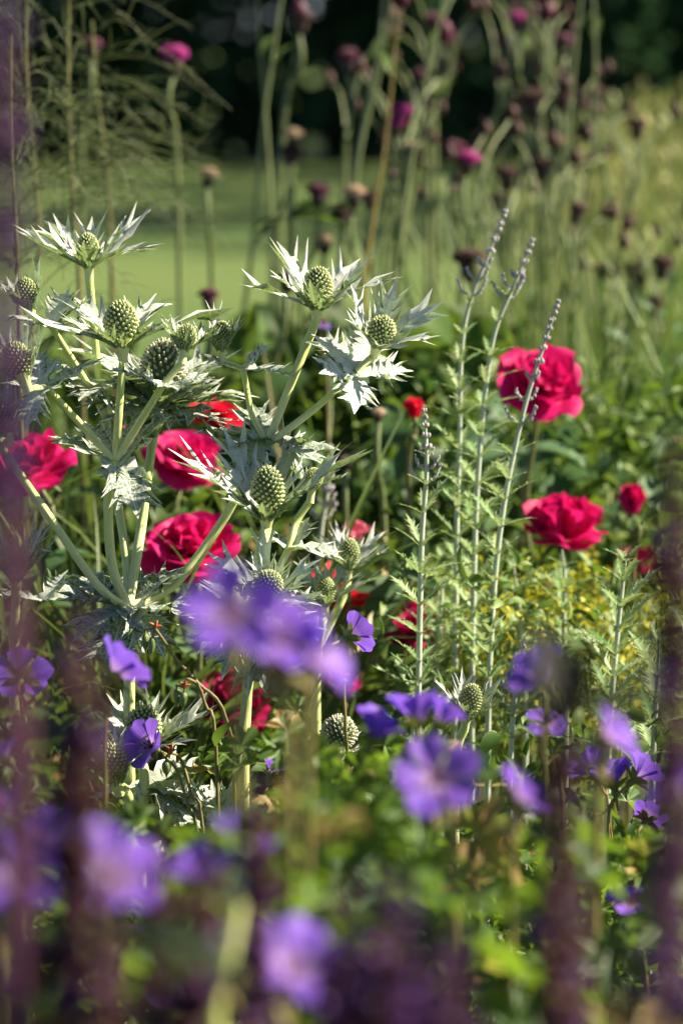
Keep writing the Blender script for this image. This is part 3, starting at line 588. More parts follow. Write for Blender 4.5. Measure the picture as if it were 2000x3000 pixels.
def capsule(px, py, d, rpx, hpx, tilt, top, stem, label, n=1):
    k = d/FPX; base = stem[-1].copy(); base[2] = .02
    t = thing('seed_capsule', base, label, 'seed capsule', GC)
    for i in range(n):
        F = frame(axis_of(tilt-8*i, 0)); c = P(px - i*rpx*1.5, py-i*10, d+0.004*i)
        mb = MB(); ball(mb, c, rpx*k, hpx*k*.5, F, 10, 14, 0, taper=-0.15)
        tube(mb, [c-F[2]*hpx*k*.46, c-F[2]*hpx*k*.68], [rpx*k*.35, rpx*k*.1], 6)
        mb.build('pod', M['capsule'], t, base)
        mb = MB(); tube(mb, smooth_path([c+F[2]*hpx*k*.48, c+F[2]*hpx*k*.7, P(*top, d)]), [.0009, .0009], 6); mb.build('stalk', M['geran_stem'], t, base)
    mb = MB(); c = P(*top, d)
    for i in range(5):
        a = i*1.25; tip = c + RT*math.cos(a)*.005 + UPV*(.004*abs(math.sin(a))+.002) + FWD*math.sin(a)*.004
        tube(mb, smooth_path([c, (c+tip)/2+UPV*.001, tip], 3), [.0012, .0010, .0002], 5)
    mb.build('red_bract', M['redtip'], t, base)
    mb = MB(); tube(mb, smooth_path([c]+list(stem)+[base]), [.0011, .0012, .0016], 7); mb.build('stem', M['geran_stem'], t, base)
capsule(445, 1890, 2.0, 12, 52, 8, (455, 1842), [P(475, 1870, 2.0), P(520, 1935, 2.01), P(580, 2000, 2.01), P(665, 2115, 2.02), P(690, 2500, 2.04)], 'pair of green ribbed seed capsules hanging under the large sea holly leaf collar', 2)
capsule(1515, 2462, 1.98, 13, 52, 182, (1518, 2425), [P(1500, 2425, 1.98), P(1460, 2440, 1.99), P(1440, 2700, 2.0)], 'single green striped seed capsule with a red crown, below the pale violet geraniums')
capsule(488, 2248, 2.01, 14, 44, 0, (500, 2205), [P(530, 2225, 2.02), P(560, 2330, 2.02), P(600, 2600, 2.03)], 'dark green seed capsule beside the sharp open violet geranium')
capsule(1897, 2435, 1.96, 14, 50, 15, (1880, 2395), [P(1880, 2420, 1.97), P(1860, 2480, 1.97), P(1840, 2700, 1.98)], 'green seed capsule with pink tip under the sharp cluster at right')
capsule(538, 2050, 2.0, 12, 46, 6, (540, 2015), [P(555, 1990, 2.0), P(600, 2060, 2.01), P(640, 2400, 2.02)], 'brown withered seed capsules hanging in front of the dark crimson rose', 2)
capsule(1007, 1995, 2.0, 10, 16, 0, (1007, 1985), [P(1008, 2040, 2.0), P(1012, 2140, 2.0), P(1020, 2500, 2.02)], 'pale round bud on a thin pink stalk in front of the grey seed head')

# ------------------------------------------------------------------ roses
def rose_petal(L, W, e0, e1, e2, rs, cup, ruf):
    nu, nv = 11, 11; u = np.linspace(0, 1, nu); v = np.linspace(-1, 1, nv); ph, ph2 = rs.uniform(0, 6, 2)
    ee = np.interp(u, [0, .6, 1], [e0, e1, e2]); X = np.concatenate([[0], np.cumsum(np.cos(ee[:-1]))])/nu*L; Z = np.concatenate([[0], np.cumsum(np.sin(ee[:-1]))])/nu*L
    wd = W*1.12*(0.25+0.75*np.sin(math.pi*.5*u**.7)); V = np.zeros((nu, nv, 3)); A = np.zeros((nu, nv, 3))
    for j, vv in enumerate(v):
        b = .36*abs(vv)**2.6*u**2 + .04*math.sin(vv*4+ph)*u**3
        lift = cup*W*vv*vv*u**.7 + ruf*L*math.sin(vv*5.5+ph2)*u**2.5
        V[:, j] = np.stack([X*(1-b)-np.sin(ee)*lift, vv*wd, Z*(1-b)+np.cos(ee)*lift], 1); A[:, j] = np.stack([u*3, np.full(nu, vv*2), np.full(nu, ph)], 1)
    return V.reshape(-1, 3), [grid_faces(nu, nv)], A.reshape(-1, 3)
RG = 'crimson roses behind the sea hollies'
def rose(px, py, d, rpx, tilt, lean, label, mat='rose', seed=0, layers=None, stem=None, squash=1.0, leafy=True, cat='rose', smat='rose_stem'):
    rs = np.random.default_rng(900+seed); k = d/FPX; r = rpx*k; F = frame(axis_of(tilt, lean), rs.uniform(0, 6)); c = P(px, py, d) - F[2]*r*.35
    if stem is None: stem = [P(px-math.sin(R(tilt))*rpx*1.6, py+rpx*1.5, d+.01), P(px+rs.uniform(-50, 50), py+rpx*3+120, d+.03)]
    base = stem[-1].copy(); base[2] = .02
    t = thing('rose', base, label, cat, RG)
    layers = layers or [(5, 1.0, -5, 10, -25, .75), (6, .92, 20, 40, 5, .66), (6, .78, 45, 62, 35, .58), (5, .62, 62, 80, 62, .5), (4, .48, 74, 92, 80, .45)]
    for li, (n, s, a, b, e, wf) in enumerate(layers):
        mb = MB()
        for i in range(n):
            V, Fc, A = rose_petal(r*s*rs.uniform(.88, 1.14), r*s*wf*rs.uniform(.9, 1.15), R(a+rs.normal(0, 6)), R(b+rs.normal(0, 9)), R(e+rs.normal(0, 16)), rs, rs.uniform(.15, .55), rs.uniform(.04, .13))
            az = 2*math.pi*(i+.5*(li % 2))/n + rs.normal(0, .16); cc, ss = math.cos(az), math.sin(az)
            mb.add((np.stack([V[:, 0]*cc-V[:, 1]*ss, V[:, 0]*ss+V[:, 1]*cc, V[:, 2]*squash+.002*li], 1)) @ F + c, Fc, 0, A, rs.random())
        mb.build('petal_ring', M[mat], t, base)
    mb = MB(); ball(mb, c-F[2]*.004, r*.16, r*.15+.003, F, 7, 9)
    for i in range(5):
        V, Fc, A = plain_leaf(r*.7, r*.10, R(-20), R(-60), .3, .1, 6, .6, r*.08); az = i*1.256; cc, ss = math.cos(az), math.sin(az)
        mb.add(np.stack([V[:, 0]*cc-V[:, 1]*ss, V[:, 0]*ss+V[:, 1]*cc, V[:, 2]-.003], 1) @ F + c, Fc, 0, A, rs.random())
    mb.build('calyx', M['rose_leaf'], t, base)
    mb = MB(); tube(mb, smooth_path([c-F[2]*.004, c-F[2]*.02]+list(stem)+[base]), [.0022, .0022, .0032], 8); mb.build('stem', M[smat], t, base)
    if leafy:
        for i in range(5):
            f = rs.uniform(.35, .9); q = stem[0]*(1-f)+stem[-1]*f; L = rs.uniform(.04, .06)
            data = plain_leaf(L, L*.32, R(35), R(-25), .25, .1, 8, .75, .012, 2)
            add_leaf(t, base, 'leaf', data, q, np.eye(3), rs.uniform(0, 6.3), M['rose_leaf'], rs.random())
    return t
BUD = [(4, 1.0, 74, 100, 106, .42), (4, .97, 80, 100, 106, .38), (3, .9, 86, 98, 105, .34)]
CUP = [(5, 1.0, 0, 25, -15, .8), (5, 1.12, 40, 72, 40, .75), (6, 1.12, 58, 84, 58, .66), (5, 1.05, 68, 90, 70, .6), (4, .9, 80, 95, 90, .5)]
rose(1590, 1112, 2.55, 128, 18, 58, 'large crimson-pink rose behind the silver spike, highest of the open roses', 'rose', 1, stem=[P(1570, 1250, 2.58), P(1540, 1500, 2.6), P(1560, 1900, 2.62)])
rose(1650, 1545, 2.5, 118, 4, 10, 'cupped crimson rose on a pale upright stem, right of the silver spikes', 'rose', 2, CUP, stem=[P(1646, 1660, 2.55), P(1650, 1780, 2.55), P(1648, 1950, 2.56)], smat='silver_stem')
rose(1848, 1478, 2.62, 88, 0, 0, 'closed crimson rosebud on a red stalk near the right edge', 'rose', 3, BUD, stem=[P(1872, 1540, 2.62), P(1868, 1600, 2.62), P(1850, 1800, 2.65)], leafy=False, cat='rosebud')
rose(1215, 1205, 2.5, 62, 0, 0, 'small round red rosebud above the shortest silver spike', 'rose_red', 4, BUD, leafy=False, cat='rosebud', stem=[P(1205, 1280, 2.5), P(1195, 1400, 2.52), P(1200, 1700, 2.55)])
rose(558, 1590, 2.36, 150, -8, 38, 'big crimson-pink rose behind the slanting pale stem, in the middle of the left half', 'rose', 5)
rose(85, 1350, 2.42, 125, -20, 34, 'crimson-pink rose at the left edge, below a sea holly head', 'rose', 6)
rose(545, 1335, 2.55, 110, 10, 40, 'crimson rose behind the gone-over sea holly head, crossed by grass blades', 'rose', 7)
rose(645, 1215, 2.62, 82, 20, 20, 'red rose peeping over the middle sea holly collar, behind grass blades', 'rose_red', 8)
rose(385, 1275, 2.62, 48, -10, 20, 'small orange-red rose glimpsed behind the left sea holly node', 'rose_red', 9)
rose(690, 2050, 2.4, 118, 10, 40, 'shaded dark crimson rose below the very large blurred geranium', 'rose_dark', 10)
rose(1010, 1715, 2.5, 118, 10, 20, 'scarlet rose behind the two softly blurred sea holly heads', 'rose_red', 11)
rose(1045, 1560, 2.45, 62, 0, 10, 'faded pink rose with curling petals above the softly blurred sea holly heads', 'rose_faded', 12, [(3, 1.0, 30, 60, 10, .5), (2, .9, 70, 90, 110, .4)], leafy=False)
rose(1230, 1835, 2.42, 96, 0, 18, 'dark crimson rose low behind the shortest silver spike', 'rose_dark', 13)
rose(1215, 1790, 2.55, 42, -10, 30, 'little bright pink rose just above the dark low rose', 'rose', 14, leafy=False)
rose(1008, 1995, 2.45, 52, 0, 10, 'magenta rose petals showing behind the pale round bud', 'rose', 15, leafy=False)
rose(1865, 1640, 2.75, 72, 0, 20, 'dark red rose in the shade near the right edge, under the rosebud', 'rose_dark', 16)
rose(1725, 1500, 2.72, 48, 30, 10, 'scarlet rose partly hidden behind the cupped rose', 'rose_red', 17, leafy=False)

# ------------------------------------------------------------------ silver Russian-sage stems
SG_ = 'silver sage stems'
pin = spiny(1.0, 0.17, 6, R(20), R(-6), np.random.default_rng(5), fold=.2, r0=0, base=.25, spine=.02, deep=.3, sweep=.13)
def sage(pts, d, label, spike, leaf_from, leaf_L=0.03, seed=0, r=0.0020, dense=1.0, side=3):
    """pts top -> bottom in picture px; spike: share of the length that carries florets"""
    rs = np.random.default_rng(1300+seed); path = smooth_path([P(x, y, d) for x, y in pts], 14); base = path[-1].copy(); base[2] = .02
    t = thing('silver_sage', base, label, 'sage', SG_)
    mb = MB(); tube(mb, np.vstack([path, base]), [r*.35, r*.8, r, r*1.15, r*1.2], 8); mb.build('stem', M['silver_stem'], t, base)
    s = np.concatenate([[0], np.cumsum(np.linalg.norm(np.diff(path, axis=0), axis=1))]); Ltot = s[-1]
    at = lambda q: np.array([np.interp(q, s, path[:, i]) for i in range(3)])
    mb = MB()
    if spike > 0:
        q = .002
        while q < spike*Ltot:
            c = at(q); g = 1.0 + 1.5*q/(spike*Ltot)
            for i in range(7):
                a = i*.9+rs.random(); ball(mb, c+(RT*math.cos(a)+FWD*math.sin(a))*.0014*g+UPV*rs.uniform(-.001, .001), .0009*g**.5, .0014*g**.5, None, 4, 5, 0, rs.random())
            q += .0042*g**1.3
        for i in range(side):
            q = spike*Ltot*(1.08+.30*i); c = at(q)
            for sg in (-1, 1):
                a = rs.uniform(-.5, .5); out = RT*sg*math.cos(a)+FWD*math.sin(a); ln = .006+.004*i
                cv = smooth_path([c, c+out*ln*.55+UPV*ln*.35, c+out*ln*.9+UPV*ln*1.0], 5); tube(mb, cv, .0008, 5)
                for k in range(3, len(cv)):
                    for j in range(3): ball(mb, cv[k]+rs.normal(0, .0006, 3), .0008, .0012, None, 4, 5, 0, rs.random())
        mb.build('flower_spike', M['lavender'], t, base)
    mb = MB(); q = leaf_from*Ltot; pos = []; fr = []; sc = []; sg0 = rs.uniform(0, 3)
    while q < Ltot:
        c = at(q); g = min(1.0, .45 + (q-leaf_from*Ltot)/(Ltot*.4)); n = 4
        for i in range(n):
            a = sg0 + i*2*math.pi/n*(1 if n == 2 else 1) + rs.normal(0, .2); x = np.array([math.cos(a), math.sin(a), rs.uniform(.1, .9)]); x /= np.linalg.norm(x)
            z = np.array([0, 0, 1.0]) - x*x[2]; z /= np.linalg.norm(z); fr.append(np.stack([x, np.cross(z, x), z])); pos.append(c); sc.append(leaf_L*1.25*g*rs.uniform(.7, 1.25))
        sg0 += 1.57+rs.normal(0, .2); q += .020/dense*rs.uniform(.8, 1.3)
    if pos:
        place_many(mb, pin, np.array(pos), np.array(fr), np.array(sc), 0, rs.random(len(pos))); mb.build('foliage', M['silver_leaf'], t, base)
sage([(1482, 612), (1425, 760), (1372, 900), (1350, 1050), (1345, 1300), (1338, 1500), (1335, 1720), (1332, 1960)], 2.30, 'tallest silver sage stem with a pale lavender tip, left of two leaning ones', .12, .22, .026, 1)
sage([(1562, 697), (1512, 820), (1450, 970), (1420, 1150), (1402, 1350), (1390, 1600), (1382, 1960)], 2.28, 'silver sage stem with a cream tip, between the tallest one and the pink rose', .09, .15, .028, 2)
sage([(1636, 875), (1592, 1010), (1545, 1160), (1510, 1300), (1475, 1480), (1448, 1700), (1430, 2000)], 2.22, 'silver sage stem whose violet tip crosses the large crimson-pink rose', .20, .34, .028, 3)
sage([(1240, 1195), (1248, 1290), (1248, 1400), (1236, 1560), (1230, 1760), (1225, 2020)], 2.15, 'shortest silver sage stem with a beaded tip beneath the small round rosebud', .16, .17, .026, 4)
sage([(1645, 1610), (1652, 1700), (1650, 1900), (1655, 2100)], 2.34, 'leafy silver sage shoot right under the cupped rose', 0, .1, .034, 5)
sage([(1832, 1645), (1822, 1720), (1808, 1850), (1790, 2050), (1780, 2200)], 2.18, 'feathery yellow-green sage shoot near the right maroon spike', 0, .0, .036, 6, dense=1.3)
sage([(1535, 1870), (1520, 1960), (1505, 2060), (1495, 2200)], 2.18, 'short sage shoot with a small grey spike, above the dark salvia leaves', .3, .45, .025, 7, .0018)
sage([(968, 1300), (962, 1420), (940, 1560), (925, 1750), (915, 1900)], 2.45, 'thin blurred sage stem between the big sea holly head and the scarlet rose', .22, .8, .02, 8, .0022)
sage([(1190, 1960), (1205, 2020), (1210, 2100), (1215, 2300)], 2.26, 'leafy sage shoot left of the shortest silver stem, low down', 0, .02, .036, 9)
sage([(1500, 1640), (1520, 1780), (1530, 1950), (1540, 2100)], 2.36, 'bushy sage shoot among yellow sprays, between the leaning stem and the cupped rose', 0, .02, .036, 10)
sage([(1300, 1640), (1290, 1780), (1280, 1960), (1280, 2150)], 2.34, 'bushy sage shoot just left of the tallest silver stem base', 0, .02, .036, 11)
sage([(1930, 1880), (1925, 2000), (1915, 2150), (1910, 2300)], 2.14, 'leafy sage shoot veiled by the right maroon spike', 0, .02, .034, 12)

# ------------------------------------------------------------------ thistles and tall stems behind
TG = 'thistle flowers at the back'
def thistle(px, py, wpx, kind, label, d=3.4, tilt=0, lean=5, stem=None, seed=0):
    rs = np.random.default_rng(1700+seed); k = d/FPX; F = frame(axis_of(tilt, lean)); wd = wpx*(1.35 if kind == 'brown' else 1.2)*k; c = P(px, py, d)
    if stem is None: stem = [P(px+rs.uniform(-15, 15)-math.sin(R(tilt))*60, py+160, d), P(px+rs.uniform(-60, 40), py+500, d+.05)]
    base = stem[-1].copy(); base[2] = .02; t = thing('thistle', base, label, 'thistle', TG)
    fl = {'pink': 'thistle', 'dark': 'thistle_dark', 'brown': 'thistle_brown', 'tan': 'thistle_tan'}[kind]
    mb = MB(); ball(mb, c-F[2]*wd*.35, wd*.30, wd*.42, F, 8, 10, 0, taper=-.12); mb.build('calyx', M['calyx'], t, base)
    mb = MB(); nn = 90
    for i in range(nn):
        f = math.sqrt((i+.5)/nn); a = i*2.4; th = f*R(82); dr = F[0]*math.sin(th)*math.cos(a)+F[1]*math.sin(th)*math.sin(a)+F[2]*math.cos(th)*.8
        tip = c - F[2]*wd*.1 + dr*wd*.52*rs.uniform(.85, 1.1); b0 = c - F[2]*wd*.2 + dr*wd*.12; q = np.cross(dr, F[0]+.3*F[1]); q /= np.linalg.norm(q); q2 = np.cross(dr, q); ww = wd*.035
        mb.add(np.array([b0+q*ww*.6, b0-q*ww*.3+q2*ww*.5, b0-q*ww*.3-q2*ww*.5, tip+q*ww, tip-q*ww*.5+q2*ww, tip-q*ww*.5-q2*ww]), [np.array([[0, 1, 4, 3], [1, 2, 5, 4], [2, 0, 3, 5]]), np.array([[3, 4, 5]])])
    ball(mb, c-F[2]*wd*.12, wd*.34, wd*.22, F, 6, 8); mb.build('flower_tuft', M[fl], t, base)
    mb = MB(); tube(mb, smooth_path([c-F[2]*wd*.7]+list(stem)+[base]), [.0026, .003, .004], 7); mb.build('stem', M['tall_stem'], t, base)
    if d >= 3.2 and py < 800 and px > 960:
        for j in range(3):
            f = rs.uniform(.08, .26); q = c*(1-f) + stem[-1]*f; q = c + (q-c); e = q + RT*rs.uniform(.02, .06)*(1 if (j+seed) % 2 else -1) + UPV*rs.uniform(.03, .09) + FWD*rs.uniform(-.05, .12)
            mb = MB(); tube(mb, smooth_path([q-UPV*.05, q+(e-q)*.4, e]), [.0018, .0014], 5); mb.build('side_stem', M['tall_stem'], t, base)
            mb = MB(); ball(mb, e+UPV*wd*.2, wd*.26, wd*.34, None, 7, 9, 0, taper=.2)
            for i in range(26):
                a = i*2.4; p0 = e+UPV*wd*.45; tube(mb, [p0, p0+(RT*math.cos(a)+FWD*math.sin(a))*wd*.2*rs.random()+UPV*wd*.2], [wd*.04, wd*.02], 3)
            mb.build('side_head', M['thistle_brown'], t, base)
for i, (px, py, wp, kd, lab, d, ti) in enumerate([
    (512, 158, 74, 'pink', 'bright magenta thistle alone against the dark trees, upper left', 3.2, 4),
    (268, 128, 58, 'dark', 'dark maroon thistle tangled in the feathery fennel', 3.2, 0),
    (1176, 322, 56, 'pink', 'magenta thistle upper one of a touching pair beside the orange stalk', 3.4, 8),
    (1164, 358, 48, 'pink', 'magenta thistle lower one of a touching pair beside the orange stalk', 3.4, -8),
    (1515, 52, 52, 'pink', 'magenta thistle near the top edge, right of centre', 3.6, 0),
    (1372, 462, 62, 'pink', 'maroon-pink thistle, lower right of a close pair above the tallest sage tip', 3.3, 10),
    (1328, 430, 56, 'dark', 'dark thistle, upper left of a close pair above the tallest sage tip', 3.3, -6),
    (1020, 165, 62, 'dark', 'dark thistle with a pale tuft beside it, left of the thick crossing stems', 3.5, 0),
    (1262, 55, 56, 'dark', 'dark red thistle at the top behind the thick leaning stem', 3.5, 0),
    (1308, 100, 56, 'dark', 'dark red thistle just right of the thick leaning stem top', 3.5, 6),
    (1650, 118, 56, 'dark', 'dark thistle between the two tall stems at top right', 3.7, 0),
    (1555, 285, 66, 'brown', 'withered brown thistle below the top-right magenta one', 3.6, 0),
    (1230, 215, 40, 'dark', 'small dark pink thistle between two thick stems', 3.6, 0),
    (1650, 285, 50, 'dark', 'plum thistle level with the withered brown one, to its right', 3.6, 0),
    (1866, 362, 50, 'brown', 'dark brown thistle against the golden grass', 3.5, 0),
    (1586, 480, 54, 'brown', 'dark brown goblet thistle, right one of two at equal height', 3.4, 2),
    (1482, 508, 54, 'brown', 'dark brown goblet thistle, left one of two at equal height', 3.4, -4),
    (1692, 610, 50, 'brown', 'dark leaning thistle right of the sage tips', 3.4, 14),
    (1678, 468, 40, 'brown', 'small dark thistle above the leaning one', 3.6, 0),
    (1455, 580, 42, 'brown', 'dim brown thistle just left of the tallest sage tip', 3.5, 0),
    (932, 558, 60, 'dark', 'plum-coloured thistle over the dark drooping leaves', 3.1, 0),
    (1038, 560, 58, 'tan', 'orange-tan dried thistle with a flat top in the centre', 3.1, 4),
    (1000, 625, 46, 'brown', 'brown dried thistle just below the orange-tan one', 3.1, 0),
    (950, 700, 54, 'tan', 'tan dried thistle over the bright strip of lawn', 3.1, 0),
    (612, 508, 50, 'tan', 'dried thistle on a curved stem against the lawn, left of centre', 3.2, 8),
    (842, 812, 54, 'dark', 'dark pink thistle just behind a sea holly head', 2.9, 0),
    (612, 862, 54, 'dark', 'dusky red thistle low over the grass, between two sea holly heads', 2.9, 0),
    (858, 392, 48, 'tan', 'pale tan dried thistle in front of the dark trees', 3.4, 0),
    (850, 445, 52, 'brown', 'brownish dried thistle under the pale tan one', 3.4, 0),
    (1202, 430, 46, 'tan', 'pinkish pale dried thistle by the leaning thick stem', 3.4, 0),
    (882, 48, 54, 'brown', 'dusky brown thistle near the top, right of the crossing stems', 3.5, 6),
    (1080, 575, 40, 'brown', 'small dark thistle right of the orange-tan one', 3.3, 0),
    (1940, 768, 54, 'brown', 'dark thistle at the right edge over bright grass', 3.4, 8),
    (1848, 785, 40, 'brown', 'small dark thistle, upper one of a pair at right over bright grass', 3.4, 0),
    (1866, 820, 40, 'brown', 'small dark thistle, lower one of a pair at right over bright grass', 3.4, 0),
    (1755, 785, 40, 'brown', 'dark flat thistle alone right of the leaning sage tip', 3.4, 0),
    (1914, 882, 44, 'brown', 'dark thistle near the right edge, lowest of the brown ones', 3.4, 0),
    (1372, 755, 74, 'brown', 'wide ragged brown thistle beside the tallest sage stem', 3.0, -6),
    (1632, 410, 46, 'tan', 'greyish thistle with a pale cap among the brown ones', 3.6, 0),
    (1014, 1348, 38, 'tan', 'small pinkish dried head right of the middle sea holly collar', 2.6, 0),
    (1108, 1208, 36, 'tan', 'small pink-beige bud on a brown stalk left of the round rosebud', 2.6, 0),
    (1470, 120, 44, 'dark', 'dim dark thistle below the top-right magenta one, to its left', 3.8, 0),
    (1745, 270, 44, 'brown', 'faint brown thistle hanging by the right tall stem', 3.8, 0),
    (1600, 22, 44, 'tan', 'brownish dried thistle at the top edge, right of the magenta one', 3.8, 0)]):
    thistle(px, py, wp, kd, lab, d, ti, seed=i)
SM = 'tall pale stems rising out of view'
def tall_stem(pts, d, label, r=.0055, mat='tall_stem'):
    path = smooth_path([P(x, y, d) for x, y in pts], 8); base = path[-1].copy(); base[2] = .02
    t = thing('tall_flower', base, label, 'tall flower', SM)
    mb = MB(); tube(mb, np.vstack([path, base]), [r*.26, r*.36, r*.45], 9, T=rnd.random()); mb.build('stalk', M[mat], t, base)
    mb = MB(); c = path[0]; ball(mb, c+UPV*.012, .011, .014, None, 7, 9); mb.build('bud', M['thistle_dark'], t, base)
    q = path[len(path)//3]; data = plain_leaf(.05, .006, R(60), R(10), .3, 0, 7, .6); add_leaf(t, base, 'leaf', data, q, np.eye(3), rnd.uniform(0, 6.3), M['grass'], .6)
tall_stem([(748, -120), (760, 100), (775, 300), (790, 520), (800, 800)], 3.3, 'pale straight stem, left one of the pair crossing before the dark trees', .0052)
tall_stem([(845, -140), (812, 80), (782, 280), (755, 520), (735, 760), (700, 1000)], 3.3, 'pale thick stem leaning right, crossing the straighter one', .0060)
tall_stem([(875, 60), (855, 220), (830, 350), (815, 480), (790, 640)], 3.5, 'thin green stem under the dusky brown thistle', .0042)
tall_stem([(1130, -100), (1115, 80), (1090, 240), (1050, 430), (1010, 640), (985, 900)], 3.2, 'thickest pale stem in the centre, left of the orange one', .0066)
tall_stem([(1150, -110), (1140, 60), (1105, 240), (1060, 420), (1030, 640), (1000, 900)], 3.25, 'pale stem pressed against the thickest one', .005)
tall_stem([(1172, 20), (1158, 120), (1142, 300), (1120, 480), (1090, 660), (1065, 850)], 3.1, 'orange-brown dry stem turning green downwards', .0040, 'tan_stem')
tall_stem([(1325, -120), (1285, 60), (1250, 220), (1218, 400), (1190, 560), (1165, 800)], 3.2, 'thick leaning green stem right of the orange one', .006)
tall_stem([(1298, 120), (1285, 250), (1255, 380), (1215, 520), (1180, 700)], 3.4, 'slender curved green stem under the thick leaning one', .0048)
tall_stem([(1710, -120), (1695, 40), (1680, 200), (1660, 420), (1640, 700)], 3.4, 'tall green stem at top right, left one of two', .0052)
tall_stem([(1732, -120), (1740, 60), (1742, 220), (1730, 420), (1690, 720)], 3.5, 'tall green stem at top right, right one of two', .0048)
tall_stem([(1485, -100), (1490, 60), (1480, 200), (1490, 480), (1470, 800)], 3.7, 'thin green stem left of the top magenta thistle', .004)
tall_stem([(1545, -60), (1552, 100), (1545, 250), (1520, 520), (1480, 800)], 3.7, 'thin green stem right of the top magenta thistle', .004)
tall_stem([(1600, 60), (1610, 150), (1620, 300), (1610, 500), (1560, 780)], 3.6, 'thin yellow-green stem under the dried thistle at the top edge', .004)

# ------------------------------------------------------------------ feathery fennel, upper left
def fennel(stempts, d, label, n, seed, Lr=(.08, .16), spread=1.0, top=0.0, bot=.75, dirx=0.3):
    rs = np.random.default_rng(2000+seed); path = smooth_path([P(x, y, d) for x, y in stempts], 10); base = path[-1].copy(); base[2] = .02
    t = thing('fennel', base, label, 'fennel', 'feathery fennels'); mb = MB(); tube(mb, np.vstack([path, base]), [.0012, .002, .003], 8); mb.build('stem', M['fennel_stem'], t, base)
    mb = MB()
    for i in range(n):
        f = rs.uniform(top, bot); k = f*(len(path)-1); c = path[int(k)] + rs.normal(0, .006, 3); a = rs.uniform(0, 6.28)
        out = np.array([math.cos(a)+dirx, math.sin(a)*.7, 0]); L = rs.uniform(*Lr)*spread; up = rs.uniform(.1, 1.0)
        p1 = c + out*L*.5 + np.array([0, 0, L*up*.5]); p2 = c + out*L + np.array([0, 0, L*(up*.5-rs.uniform(.05, .55))])
        cv = smooth_path([c, p1, p2], 5); tube(mb, cv, [.0005, .0004, .0002], 4, T=rs.random())
        for j in range(3, len(cv), 2):
            dd = rs.normal(0, 1, 3)*.6+out*.7; dd /= np.linalg.norm(dd); e = cv[j]+dd*L*rs.uniform(.15, .35); tube(mb, [cv[j], (cv[j]+e)/2+np.array([0, 0, .002]), e], [.0005, .0002], 3, T=rs.random())
    mb.build('fronds', M['fennel'], t, base)
fennel([(85, -150), (75, 150), (95, 450), (115, 700), (90, 1000), (60, 1400)], 2.75, 'feathery fennel with a pinkish stem, in the top left corner', 70, 1, (.07, .16), 1, 0, .6)
fennel([(205, -100), (200, 250), (205, 420), (215, 600), (230, 760), (240, 1000)], 2.7, 'feathery fennel with a yellow stem, left of the lone magenta thistle', 55, 2, (.06, .13), 1, .05, .7)
fennel([(270, 60), (285, 280), (312, 480), (325, 700), (330, 900)], 2.9, 'thin wispy fennel on a green stem nearest the lone magenta thistle', 32, 3, (.05, .10), 1, .35, .8, .3)
fennel([(30, 100), (30, 400), (45, 700), (55, 1000), (60, 1300)], 2.5, 'brown-stemmed fennel veiled by the violet spike at the left edge', 60, 4, (.05, .11), 1, .1, .9)

# ------------------------------------------------------------------ dark salvia spikes close to the lens
SV = 'dark salvia spikes close to the viewer'
def salvia(pts, d, label, wpx, violet=.4, gap=.010, seed=0, leaves=(), tip=True):
    gap *= .50; wpx *= 1.28
    rs = np.random.default_rng(2300+seed); k = d/FPX; path = smooth_path([P(x, y, d) for x, y in pts], 10); base = path[-1].copy(); base[2] = .02
    t = thing('salvia_spike', base, label, 'salvia', SV); mb = MB(); tube(mb, np.vstack([path, base]), [.0012, .0020, .0026], 7); mb.build('stem', M['salvia_stem'], t, base)
    s = np.concatenate([[0], np.cumsum(np.linalg.norm(np.diff(path, axis=0), axis=1))]); mb = MB(); q = 0.0; r = wpx*k*.5
    while q < s[-1]:
        c = np.array([np.interp(q, s, path[:, i]) for i in range(3)]); g = min(1.0, .35+q/.05)
        for i in range(7):
            a = i*.9+rs.random()*2; out = np.array([math.cos(a), math.sin(a), rs.uniform(.2, .9)]); out /= np.linalg.norm(out); F = frame(out); g = min(1.0, .35+q/.05)*rs.uniform(.6, 1.25)
            c = c + rs.normal(0, r*.05, 3)
            ball(mb, c+out*r*.42*g, r*.30*g, r*.52*g, F, 5, 6, 0)
            if rs.random() < violet: ball(mb, c+out*r*.85*g, r*.30*g, r*.46*g, F, 5, 6, 1)
        q += gap*rs.uniform(.8, 1.2)
    mb.build('flower_spike', [M['salvia_calyx'], M['salvia_floret']], t, base)
    for (lx, ly, L, az, e0, e1) in leaves:
        add_leaf(t, base, 'leaf', plain_leaf(L, L*.17, R(e0), R(e1), .25, .1, 8, .7, 0, 2), P(lx, ly, d), np.eye(3), R(az), M['salvia_leaf'], rs.random())
salvia([(8, -150), (12, 250), (10, 600), (15, 1000), (20, 1500)], .80, 'violet-flowered salvia spike along the upper left edge', 95, .75, .012, 1)
salvia([(45, 1250), (60, 1600), (80, 2200), (90, 3000)], .86, 'maroon salvia spike low along the left edge', 70, .15, .014, 2)
salvia([(235, 1790), (228, 2000), (230, 2300), (215, 2700), (200, 3100)], .84, 'broad maroon salvia spike in front of the low sea holly', 150, .12, .009, 3, [(235, 2500, .05, 200, 30, -20), (225, 2750, .06, 330, 20, -30)])
salvia([(1966, 1290), (1962, 1600), (1968, 2000), (1960, 2500), (1960, 3000)], .84, 'brown-maroon salvia spike along the right edge', 125, .10, .010, 4)
salvia([(1668, 2060), (1640, 2300), (1635, 2500), (1630, 2800), (1610, 3100)], .92, 'dark salvia stalk topped by a whorl of purple-green leaves, right of centre', 130, .15, .012, 5,
       [(1668, 2110, .044, 15, 25, 5), (1668, 2110, .044, 175, 20, -5), (1668, 2110, .04, 110, 50, 40), (1668, 2110, .04, 320, 25, -10), (1668, 2100, .03, 60, 60, 60), (1668, 2110, .036, 235, 25, 10)])
